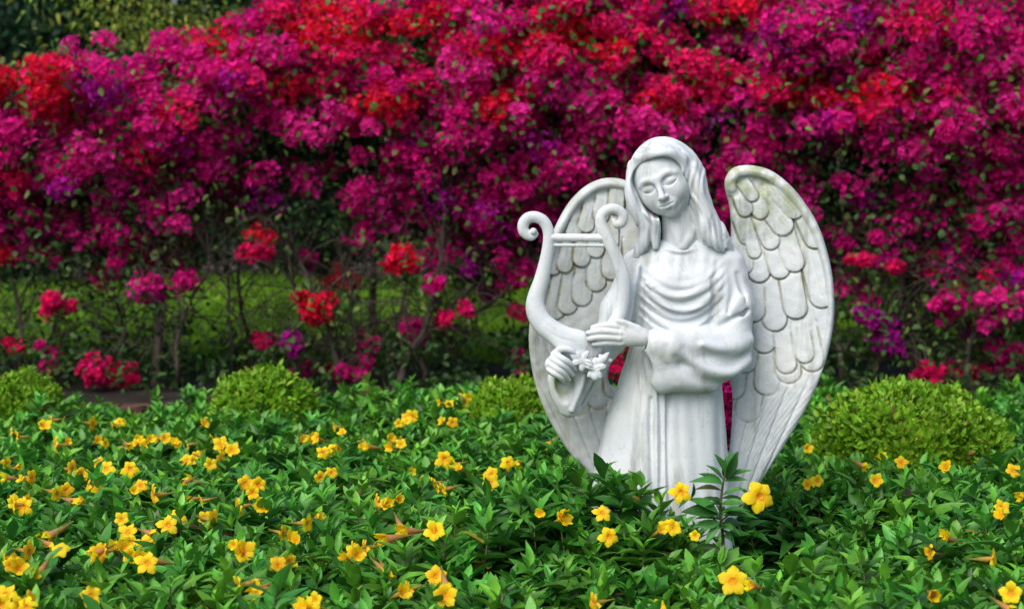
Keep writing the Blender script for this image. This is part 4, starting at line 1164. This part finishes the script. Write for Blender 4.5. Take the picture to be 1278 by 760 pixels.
def depth_at(px, py):
    """the front of the hedge bulges towards the path about two thirds of the way up"""
    z = CAMH + (200 - py) / FOC * 8.2
    return 7.98 + .50 * np.clip((z - 1.85) / .8, 0, 1)**1.4 + .38 * np.clip((1.62 - z) / .6, 0, 1) + .17 * noise2(px / 55, py / 42, 8) + .05 * noise2(px / 22, py / 18, 2)

xs_b = [-2.75, -1.75, -0.95, -0.1, 0.85, 1.75, 2.75]           # one plant roughly every 0.9 m
BL = ['bougainvillea at the left edge with red blossom along its top', 'bougainvillea on a dark upright trunk with magenta sprays hanging low',
      'bougainvillea behind the round shrub with bare stems and red blossom clumps', 'bougainvillea left of the angel with several slanting grey stems',
      'bougainvillea straight behind the angel head in deep magenta', 'bougainvillea right of the angel wing with crimson arching top',
      'bougainvillea at the right edge with blossom hanging down to the golden shrub']
bushes = []
for i, x in enumerate(xs_b):
    r = empty('bougainvillea_bush', (x, HY, GZ)); tag(r, BL[i], 'bush', 'bougainvillea bushes forming the flowering hedge'); bushes.append(r)
def owner(x): return np.argmin(np.abs(np.array(xs_b)[None] - np.asarray(x)[:, None]), 1)

RED = np.array([.86, .016, .060]); CRIM = np.array([.78, .014, .15]); MAG = np.array([.72, .014, .27]); PUR = np.array([.42, .010, .30]); HOT = np.array([.82, .035, .36])
BT = leaf_template(2, .35, .12, .45, .8)
def bracts(cpos, crad, ccol, per):
    """papery triples packed in round clusters"""
    k = np.repeat(np.arange(len(cpos)), per)
    m = len(k); u = rand_unit(m); u[:, 1] -= .25; u[:, 2] += .15; u = nrm(u)
    rad = crad[k] * (rng.random(m)**.45)
    stretch = np.array([1.15, .8, .9])
    p = cpos[k] + u * rad[:, None] * stretch
    parts = []; col = ccol[k] * (1 + rng.normal(size=(m, 1)) * .2).clip(.4, 1.6)
    hot = (rng.random((m, 1)) < .10); col = np.where(hot, col * .5 + HOT * .5, col)
    a0 = rng.random(m) * 6.28; ax = nrm(u + rand_unit(m) * .7); s = nrm(np.cross(ax, rand_unit(m))); t = np.cross(ax, s)
    sz = rng.uniform(.015, .027, m)
    for j in range(3):
        a = a0 + j * 2.094
        d = np.cos(a)[:, None] * s + np.sin(a)[:, None] * t + ax * .75
        parts.append(scatter(BT, p, d, ax, sz, sz * .85, (col * (1 + rng.normal(size=(m, 1)) * .1)).clip(.002, .95)))
    return join(parts), p

# upper mass of clusters
n = 1350
px = rng.uniform(-110, 1390, n); py = rng.uniform(-70, 520, n)
keep = rng.random(n) < coverage(px, py) * 1.05
px, py = px[keep], py[keep]; puff = rng.uniform(.9, 1.9, len(px)); fwd = rng.normal(size=len(px)) * .08; tone = rng.normal(size=len(px)) * .16; per = rng.integers(4, 7, len(px))
k_ = np.repeat(np.arange(len(px)), per); n = len(k_)
px = px[k_] + rng.normal(size=n) * 15 * puff[k_]; py = py[k_] + rng.normal(size=n) * 11 * puff[k_]
keep = py > interp(px, TOP) - 4; px, py, k_ = px[keep], py[keep], k_[keep]; n = len(px)
Y = depth_at(px, py) + rng.random(n)**1.6 * .36 + fwd[k_]
cp = np.array([at(a, b, c) for a, b, c in zip(px, py, Y)])
r = redness(px, py) + tone[k_] + rng.normal(size=n) * .06
q = noise2(px / 70, py / 50, 6) + tone[k_] * 2.2 + rng.normal(size=n) * .12
col = np.where((r > .86)[:, None], RED, np.where((r > .48)[:, None], CRIM, np.where((q > .15)[:, None], HOT * .95, np.where((q > -.75)[:, None], MAG, PUR))))
crad = rng.uniform(.035, .085, n)
print('clusters', n)
own = owner(cp[:, 0])
# sprays seen hanging or standing clear lower down: px, py, rx, ry, colour, count
SPRAY = [(390, 385, 28, 22, RED, 10, 'bright red blossom clump low among the stems'), (425, 345, 22, 16, RED, 6, 'smaller red clump above the bright one'), (497, 326, 22, 22, RED, 8, 'red clump high right of the stems'), (328, 295, 18, 12, RED, 4, 'small red clump under the magenta mass'),
 (55, 285, 42, 32, HOT, 16, None), (138, 268, 28, 34, MAG, 12, None), (190, 300, 20, 26, MAG, 9, None), (178, 350, 22, 26, HOT, 10, 'vertical magenta spray hanging beside the dark trunk'), (140, 332, 10, 12, MAG, 2, None), (8, 325, 10, 14, RED, 2, None),
 (62, 376, 10, 22, CRIM, 3, None), (92, 390, 12, 10, CRIM, 2, None), (22, 432, 14, 8, CRIM, 2, None), (58, 440, 12, 20, MAG, 4, None), (120, 460, 26, 18, CRIM, 7, 'low crimson spray near the ground on the left'), (165, 470, 22, 20, CRIM, 6, None), (122, 490, 20, 8, MAG, 3, None),
 (380, 318, 12, 12, MAG, 2, None), (318, 315, 22, 14, CRIM, 4, None), (235, 365, 14, 22, MAG, 3, None), (330, 432, 16, 12, CRIM * .8, 3, None), (375, 430, 18, 14, PUR, 4, None), (378, 460, 12, 12, MAG, 3, None), (415, 470, 20, 10, CRIM * .7, 3, None), (455, 430, 10, 22, MAG, 4, None), (448, 465, 12, 18, MAG, 4, None), (452, 500, 10, 8, CRIM, 2, None),
 (520, 412, 18, 10, MAG, 4, None), (556, 412, 10, 12, CRIM, 3, None), (545, 360, 14, 12, MAG, 3, None), (575, 385, 10, 14, CRIM, 2, None), (612, 370, 12, 10, PUR, 2, None), (652, 460, 14, 14, MAG, 4, None), (640, 335, 34, 26, MAG, 8, None), (600, 330, 20, 20, PUR, 4, None), (640, 395, 12, 10, CRIM, 2, None),
 (1060, 300, 26, 24, MAG, 8, None), (1050, 345, 20, 20, MAG, 6, None), (1095, 395, 26, 24, PUR, 8, None), (1110, 430, 24, 20, PUR, 8, 'purple spray right of the wing'), (1075, 370, 20, 16, MAG, 4, None), (1180, 340, 40, 22, CRIM, 10, None), (1245, 330, 30, 24, MAG, 10, None), (1190, 380, 34, 20, MAG, 9, None), (1250, 385, 34, 26, HOT, 12, None), (1150, 465, 26, 12, CRIM, 6, None), (1200, 470, 30, 16, CRIM * .8, 8, None), (1255, 455, 26, 24, MAG, 9, None), (1278, 520, 16, 26, MAG, 6, None), (1130, 320, 22, 12, CRIM, 4, None), (1090, 330, 20, 14, CRIM, 4, None),
 (905, 430, 14, 60, MAG, 12, None), (915, 500, 10, 40, HOT, 10, None), (775, 450, 14, 22, CRIM, 6, None), (770, 310, 20, 20, MAG, 5, None), (905, 250, 14, 40, MAG, 8, None), (1015, 490, 8, 6, MAG, 1, None), (1075, 480, 10, 8, CRIM, 2, None)]
spx, spy, scol, named = [], [], [], []
for (x, y, a, b, c, k, lab) in SPRAY:
    X = x + rng.normal(size=k) * a * .55; Y_ = y + rng.normal(size=k) * b * .55
    yy = 7.95 + rng.random() * .5 + rng.normal(size=k) * .05
    P = np.array([at(u, v, w_) for u, v, w_ in zip(X, Y_ + .12 * (X - x), yy)])
    if lab:
        P = P.mean(0) + (P - P.mean(0)) * .62; named.append((P, c, lab)); continue
    spx.append(P); scol.append(np.tile(c, (k, 1)))
sp = np.concatenate(spx); sc_ = np.concatenate(scol)
allp = np.concatenate([cp, sp]); allc = np.concatenate([col, sc_]); allr = np.concatenate([crad, rng.uniform(.018, .042, len(sp))])
own = owner(allp[:, 0])
tips = []
# leaf layer: leaves near clusters and in the dark heart of the hedge
VL = leaf_template(3, .2, .25, .38, .85)
for i, bush in enumerate(bushes):
    k = own == i
    (v, f, c), p = bracts(allp[k], allr[k], allc[k], 40)
    o = mesh_np('blossoms', v, f, M['bract'], bush, col=c, offset=bush.location); o['kind'] = 'stuff'
    tips.append(allp[k])
for P, c, lab in named:
    i = int(owner(P[:1, 0])[0]); kk = len(P)
    (v, f, cc), p = bracts(P, rng.uniform(.026, .052, kk), np.tile(c, (kk, 1)) * (1 + rng.normal(size=(kk, 1)) * .15).clip(.6, 1.12), 34)
    o = mesh_np('blossom_cluster', v, f, M['bract'], bushes[i], col=cc, offset=bushes[i].location); o['label'] = lab
    tips[i] = np.concatenate([tips[i], P])

def leaves_for(i):
    bush = bushes[i]; x0 = xs_b[i]; lo = (xs_b[i - 1] + x0) / 2 if i else -3.6; hi = (xs_b[i + 1] + x0) / 2 if i < 6 else 3.6
    parts = []
    # dense dark heart behind the flowers
    n = 9000
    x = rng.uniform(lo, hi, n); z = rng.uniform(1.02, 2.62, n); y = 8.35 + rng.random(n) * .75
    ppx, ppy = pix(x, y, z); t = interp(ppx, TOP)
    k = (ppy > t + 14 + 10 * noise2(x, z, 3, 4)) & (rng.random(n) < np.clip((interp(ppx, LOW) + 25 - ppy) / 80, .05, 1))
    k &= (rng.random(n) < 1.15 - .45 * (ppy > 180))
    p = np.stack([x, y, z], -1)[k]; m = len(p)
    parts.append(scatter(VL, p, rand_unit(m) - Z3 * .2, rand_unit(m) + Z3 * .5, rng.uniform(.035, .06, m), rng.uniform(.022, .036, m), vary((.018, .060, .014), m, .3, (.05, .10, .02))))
    # leaves mixed with the flowers and along the sprays
    T = tips[i]; m = int(len(T) * 6.0); kk = rng.integers(0, len(T), m)
    p = T[kk] + rng.normal(size=(m, 3)) * np.array([.07, .06, .06])
    parts.append(scatter(VL, p, rand_unit(m) - Z3 * .3, rand_unit(m) + Z3 * .6, rng.uniform(.025, .045, m), rng.uniform(.016, .028, m), vary((.035, .11, .016), m, .35, (.18, .24, .06))))
    # leaves filling the gaps and the lower skirt
    for gx_, gy_, a, b in GAPS:
        m = int(a * b / 16); X = gx_ + rng.normal(size=m) * a * .7; Y_ = gy_ + rng.normal(size=m) * b * .7
        P = np.array([at(u, v, w_) for u, v, w_ in zip(X, Y_, 8.1 + rng.random(m) * .4)])
        P = P[owner(P[:, 0]) == i]; m = len(P)
        if m: parts.append(scatter(VL, P, rand_unit(m) - Z3 * .3, rand_unit(m) + Z3 * .6, rng.uniform(.025, .045, m), rng.uniform(.018, .028, m), vary((.03, .095, .018), m, .4, (.17, .22, .08))))
    # low green skirt near the ground
    skirt = [3400, 3000, 1700, 2500, 1500, 2000, 2300][i]
    x = rng.uniform(lo, hi, skirt); y = 7.9 + rng.random(skirt) * 1.0; z = GZ + .02 + .20 * rng.random(skirt)**1.6
    k = noise2(x, z * 2, i, 4) > -.15
    if i in (0, 1, 6, 5): z = np.where(rng.random(skirt) < .5, z, GZ + .02 + .85 * rng.random(skirt))
    p = np.stack([x, y, z], -1)[k]; m = len(p)
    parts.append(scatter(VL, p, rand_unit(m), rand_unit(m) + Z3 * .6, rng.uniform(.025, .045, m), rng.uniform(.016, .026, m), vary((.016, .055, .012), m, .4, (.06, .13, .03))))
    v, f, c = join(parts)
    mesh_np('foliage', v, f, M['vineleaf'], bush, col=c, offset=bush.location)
for i in range(7): leaves_for(i)

sprig_behind()
# trunks and stems: px base, px top, tops in py, radius
STEMS = [  # bush, [(px,py)...] drawn from the ground up, distance, radius at the base
 (0, [(-40, 505), (-35, 400), (-20, 280), (10, 190)], 8.2, .016), (0, [(22, 505), (28, 420), (15, 330), (30, 240)], 8.3, .012), (0, [(70, 505), (62, 420), (80, 320), (70, 220)], 8.35, .011),
 (1, [(194, 512), (196, 430), (199, 350), (202, 270), (196, 190)], 8.15, .024), (1, [(228, 512), (222, 470), (222, 430), (240, 380), (262, 330), (250, 240)], 8.0, .011), (1, [(170, 510), (160, 440), (150, 380), (120, 300)], 8.3, .010),
 (1, [(290, 510), (293, 450), (284, 390), (287, 330), (280, 250)], 8.3, .010), (1, [(312, 508), (315, 440), (302, 380), (298, 330), (310, 260)], 8.45, .012),
 (2, [(372, 512), (370, 470), (355, 430), (372, 390), (352, 330), (340, 250)], 8.1, .014), (2, [(437, 512), (425, 460), (408, 410), (380, 345), (360, 290), (330, 230)], 8.05, .016), (2, [(430, 512), (432, 460), (415, 420), (425, 360), (440, 300), (432, 220)], 8.2, .013),
 (2, [(456, 512), (460, 450), (440, 400), (438, 350), (412, 290)], 8.35, .011), (2, [(400, 512), (398, 450), (412, 400), (400, 350), (385, 260)], 8.5, .010),
 (3, [(489, 515), (498, 480), (512, 445), (535, 405), (548, 350), (560, 270)], 8.0, .018), (3, [(500, 515), (505, 460), (492, 410), (500, 350), (490, 270)], 8.3, .013), (3, [(522, 515), (530, 470), (525, 430), (560, 380), (600, 340), (625, 260)], 8.2, .014),
 (3, [(545, 515), (552, 470), (570, 420), (620, 380), (655, 345), (690, 290)], 8.3, .012), (3, [(575, 512), (570, 450), (545, 400), (540, 330), (530, 260)], 8.45, .010),
 (4, [(720, 515), (722, 440), (705, 380), (690, 300), (700, 210)], 8.2, .014), (4, [(780, 515), (775, 460), (790, 400), (780, 300)], 8.3, .016), (4, [(860, 515), (862, 420), (880, 300), (870, 200)], 8.2, .016), (4, [(910, 515), (914, 440), (905, 360), (915, 250)], 8.35, .012),
 (5, [(1050, 520), (1052, 460), (1042, 390), (1048, 310), (1030, 220)], 8.2, .016), (5, [(1100, 520), (1090, 460), (1112, 400), (1118, 320), (1110, 230), (1100, 170)], 8.25, .018), (5, [(1010, 520), (1015, 440), (1000, 360), (1010, 260)], 8.3, .013), (5, [(1130, 520), (1140, 440), (1130, 360), (1160, 270), (1150, 190)], 8.4, .012),
 (6, [(1210, 520), (1205, 450), (1222, 370), (1215, 290), (1230, 200)], 8.2, .018), (6, [(1255, 520), (1262, 450), (1250, 370), (1260, 260)], 8.3, .013), (6, [(1310, 520), (1300, 420), (1320, 300), (1300, 180)], 8.2, .016), (6, [(1180, 520), (1170, 450), (1192, 370), (1180, 250)], 8.45, .010)]
tw = {i: [] for i in range(7)}; stem_nodes = {i: [] for i in range(7)}
for b, pts, Y0, rad in STEMS:
    P = [at(x, y, Y0 + .05 * math.sin(k * 2 + x) + (.32 if y < 300 else .15 if y < 345 else 0)) for k, (x, y) in enumerate(pts)]
    P[0].z = GZ - .03
    L = smooth_line([tuple(q) for q in P], len(P) * 5, .004)
    v, f, c = tubes([L], [np.linspace(rad, rad * .45, len(L)) * (1 + .12 * np.sin(np.arange(len(L)) * 1.7))], 8)
    mesh_np('trunk', v, f, M['bark'], bushes[b], offset=bushes[b].location)
    stem_nodes[b] += [L[j] for j in range(len(L) // 4, len(L))]
for i in range(7):
    nodes = np.array(stem_nodes[i]); lines, rads = [], []
    T = tips[i]; low = T[T[:, 2] < 1.55]
    pick = np.concatenate([low, T[rng.integers(0, len(T), 14)]])
    for t in pick:
        if rng.random() < .25: continue
        j = np.argmin(np.linalg.norm((nodes - t) * np.array([1, .6, 1]), axis=1) + rng.random(len(nodes)) * .45); s = nodes[j]
        mid = (s + t) / 2 + np.array([rng.normal() * .05, -.03, .07 + rng.random() * .1])
        L = smooth_line([s, mid, t], 8, .004); lines.append(L); rads.append(np.linspace(.0045, .0016, len(L)))
    # loose arching twigs crossing the open part
    low_n = nodes[nodes[:, 2] < 1.45]
    for _ in range(80):
        s = low_n[rng.integers(len(low_n))]; a = rng.uniform(-1, 1); ln = rng.uniform(.2, .65)
        e = s + np.array([a * ln, rng.normal() * .1, rng.uniform(-.25, .4) * ln]); mid = (s + e) / 2 + np.array([0, 0, rng.uniform(.0, .16)])
        L = smooth_line([s, mid, e], 9, .008); lines.append(L); rads.append(np.linspace(rng.uniform(.0022, .0045), .001, len(L)))
        for q in range(2):
            s2 = L[rng.integers(2, len(L))]; e2 = s2 + rng.normal(size=3) * np.array([.12, .05, .12]); lines.append(np.array([s2, (s2 + e2) / 2 + np.array([0, 0, .02]), e2])); rads.append([.0022, .0017, .001])
    v, f, c = tubes(lines, rads, 5)
    o = mesh_np('twigs', v, f, M['bark'], bushes[i], offset=bushes[i].location)

# =====================================================================
# BEYOND: fence, shrubs and trees
# =====================================================================
def fence():
    root = empty('picket_fence', (0, 15.2, .5)); tag(root, 'weathered grey slatted fence half seen between the blossoms at the back of the lawn', 'fence')
    cube = np.array([(x, y, z) for x in (-.5, .5) for y in (-.5, .5) for z in (-.5, .5)]); cf = np.array([(0, 1, 3, 2), (4, 6, 7, 5), (0, 4, 5, 1), (2, 3, 7, 6), (0, 2, 6, 4), (1, 5, 7, 3)])
    def boxes(L): 
        V = np.concatenate([cube * np.array(s) + np.array(c) for c, s in L]); F = np.concatenate([cf + 8 * i for i in range(len(L))]); return V, F
    x = -5.4; k = 0
    while x < 5.5:
        h = 1.55
        V, F = boxes([((0, 0, h / 2 - .1), (.13, .13, h)), ((0, 0, h - .08), (.17, .17, .04))])
        mesh_np('post', V + np.array([x, 0, 0]), F, M['fence'], root, smooth=False); x += 1.55; k += 1
    L = []; r = random.Random(2); x = -5.3
    while x < 5.5:
        if abs((x + 5.4) % 1.55) > .12 and abs((x + 5.4) % 1.55) < 1.44: L.append(((x, -.05 + r.uniform(-.002, .002), .62 + r.uniform(-.015, .015)), (.085, .02, 1.2)))
        x += .135
    V, F = boxes(L); o = mesh_np('slats', V, F, M['fence'], root, smooth=False); o['kind'] = 'stuff'
    V, F = boxes([((0, -.02, .3), (10.8, .035, .08)), ((0, -.02, 1.0), (10.8, .035, .08))]); mesh_np('rails', V, F, M['fence'], root, smooth=False)
fence()

def tree(name, label, x, y, h, r, trunk_h, leafc, hue, nleaf, ls, seed, cat='tree', group=None, rad=.09, lobes=26):
    R = np.random.default_rng(seed); g = float(ground_z(np.array(x), np.array(y)))
    root = empty(name, (x, y, g)); tag(root, label, cat, group)
    cen = []; lines = [[(0, 0, -.05), (R.normal() * .05, R.normal() * .05, trunk_h * .6), (R.normal() * .12, R.normal() * .12, trunk_h), (R.normal() * .2, R.normal() * .2, h * .8)]]
    ctr = np.array([0, 0, trunk_h + (h - trunk_h) * .45])
    for k in range(lobes):
        u = nrm(R.normal(size=3)); c = ctr + u * np.array([r, r, (h - trunk_h) * .5]) * R.random()**.35 * .85; cen.append(c)
    lines = [smooth_line(lines[0], 14)]; rads = [np.linspace(rad, rad * .4, len(lines[0]))]
    for c in cen:
        s = lines[0][R.integers(3, len(lines[0]))]; L = smooth_line([s, (s + c) / 2 + np.array([0, 0, .1]), c], 8); lines.append(L); rads.append(np.linspace(rad * .35, rad * .08, len(L)))
    v, f, c_ = tubes(lines[:1], rads[:1], 9); mesh_np('trunk', v, f, M['bark'], root)
    v, f, c_ = tubes(lines[1:], rads[1:], 5); mesh_np('limbs', v, f, M['bark'], root)
    cen = np.array(cen); k = R.integers(0, len(cen), nleaf); u = rand_unit(nleaf)
    lr = r * R.uniform(.28, .5, len(cen))
    p = cen[k] + u * (lr[k] * R.random(nleaf)**.4)[:, None] * np.array([1, 1, .75])
    kk = p[:, 2] > .03; p = p[kk]; u = u[kk]; m = len(p); tb = 1 + R.normal(size=len(cen)) * .22
    v, f, c_ = scatter(leaf_template(3, .2, .25, .45), p, u * .6 + rand_unit(m) * .9 - Z3 * .3, rand_unit(m) * .7 + Z3, R.uniform(.75, 1.25, m) * ls, R.uniform(.4, .6, m) * ls, (vary(leafc, m, .3, hue) * tb[k[kk]][:, None]).clip(.004, .6))
    mesh_np('crown', v, f, M['treeleaf'], root, col=c_)
TG = 'dark trees closing the view behind the hedge'
for i, (x, y, h, r, th, lab) in enumerate([
    (-4.7, 17.2, 5.2, 1.5, .5, 'dark green tree filling the top left corner behind the hedge'),
    (-3.0, 18.2, 5.6, 1.6, .4, 'dark tree behind the pale leaved climber at upper left'),
    (-1.2, 17.4, 5.4, 1.5, .4, 'dark tree glimpsed behind the hedge left of centre'),
    (.5, 18.0, 5.6, 1.6, .4, 'dark tree glimpsed behind the hedge at the centre'),
    (2.2, 17.4, 5.4, 1.5, .4, 'dark tree glimpsed behind the hedge over the right wing'),
    (3.9, 18.0, 5.6, 1.6, .4, 'dark tree glimpsed behind the hedge toward the right edge'),
    (5.6, 17.4, 5.2, 1.5, .4, 'dark tree at the far right behind the hedge')]):
    tree('dark_tree', lab, x, y, h, r, th, (.010, .045, .018), (.02, .075, .028), 17000, .09, 40 + i, group=TG, lobes=34)
firsts = [o for o in COL.objects if o.name.startswith('dark_tree')]
for i, o in enumerate(firsts):
    c = o.copy(); COL.objects.link(c); c.location = o.location + Vector((.8, 3.2, .2)); c.rotation_euler = (0, 0, 1.9 + i); c.scale = (1.15, 1.15, 1.2)
    c['label'] = 'dark tree of the second row, farthest behind the hedge'
    for ch in list(o.children):
        d = ch.copy(); COL.objects.link(d); d.parent = c
SG = 'low dark shrubs along the fence'
for i, x in enumerate((-4.6, -3.5, -2.5, -1.4, -.3, .8, 1.9, 2.9, 3.9, 4.9)):
    tree('dark_shrub', 'low dark green shrub growing along the fence beyond the lawn', x, 13.15 + .2 * math.sin(i * 3), 1.1 + .15 * math.sin(i * 5), .74, .06, (.010, .042, .012), (.03, .09, .02), 7500, .055, 70 + i, 'shrub', SG, .03, 22)
# loose pale leaved climber above the hedge at upper left
tree('pale_climber', 'loose climber with pale yellow green leaves showing above the hedge at upper left', -1.85, 9.6, 2.35, .75, 1.0, (.12, .22, .02), (.46, .46, .08), 3000, .045, 90, 'bush', None, .02, 22)
tree('leafy_shrub', 'fresh green leafy shrub poking above the hedge at the top left of centre', -.72, 9.5, 2.2, .34, 1.2, (.07, .20, .015), (.2, .33, .04), 2200, .042, 91, 'shrub', None, .02, 10)
# mounds of ground cover on the lawn at the right
for i, (x, y, r, h) in enumerate(((2.2, 11.2, .55, .42), (2.9, 12.2, .7, .5), (2.75, 10.4, .6, .28))):
    tree('green_mound', ['round green shrub on the lawn just right of the wing', 'green shrub on the lawn toward the right edge, farthest back', 'low spreading green shrub on the lawn near the right edge'][i], x, y, h, r, .03, (.06, .16, .012), (.12, .25, .02), 5000, .035, 95 + i, 'shrub', 'small green shrubs on the lawn', .015, 20)
# =====================================================================
# camera, light, world
# =====================================================================
cam = bpy.data.cameras.new('camera'); co = bpy.data.objects.new('camera', cam); COL.objects.link(co)
co.location = (0, 0, CAMH); co.rotation_euler = (math.pi / 2 - PITCH, 0, 0)
cam.sensor_width = 36.0; cam.lens = 36.0 * FOC / 1278.0; cam.clip_start = 0.1; cam.clip_end = 400
cam.dof.use_dof = True; cam.dof.focus_distance = 4.45; cam.dof.aperture_fstop = 4.0
SC.camera = co
SUN_EL, SUN_AZ = math.radians(50), math.radians(-34)      # high, from the left and a little behind the path
sd = Vector((math.sin(SUN_AZ) * math.cos(SUN_EL), -math.cos(SUN_AZ) * math.cos(SUN_EL), math.sin(SUN_EL)))
sun = bpy.data.lights.new('sun', 'SUN'); so = bpy.data.objects.new('sun', sun); COL.objects.link(so)
so.rotation_euler = sd.to_track_quat('Z', 'Y').to_euler()
sun.energy = 1.7; sun.angle = math.radians(45); sun.color = (1.0, 0.97, 0.92)
w = bpy.data.worlds.new('World'); SC.world = w; w.use_nodes = True
nt = w.node_tree; nt.nodes.clear()
sky = nt.nodes.new('ShaderNodeTexSky'); sky.sky_type = 'NISHITA'; sky.sun_disc = False
sky.sun_elevation = SUN_EL; sky.sun_rotation = math.atan2(sd.x, sd.y); sky.air_density = 1.0; sky.dust_density = 4.0
bg = nt.nodes.new('ShaderNodeBackground'); bg.inputs[1].default_value = 0.13
ow = nt.nodes.new('ShaderNodeOutputWorld')
nt.links.new(sky.outputs[0], bg.inputs[0]); nt.links.new(bg.outputs[0], ow.inputs[0])
vs = SC.view_settings; vs.view_transform = 'Standard'; vs.look = 'None'; vs.gamma = 1.0; vs.use_curve_mapping = False
vs.exposure = 0.34
print('built', round(time.time() - T0, 1))
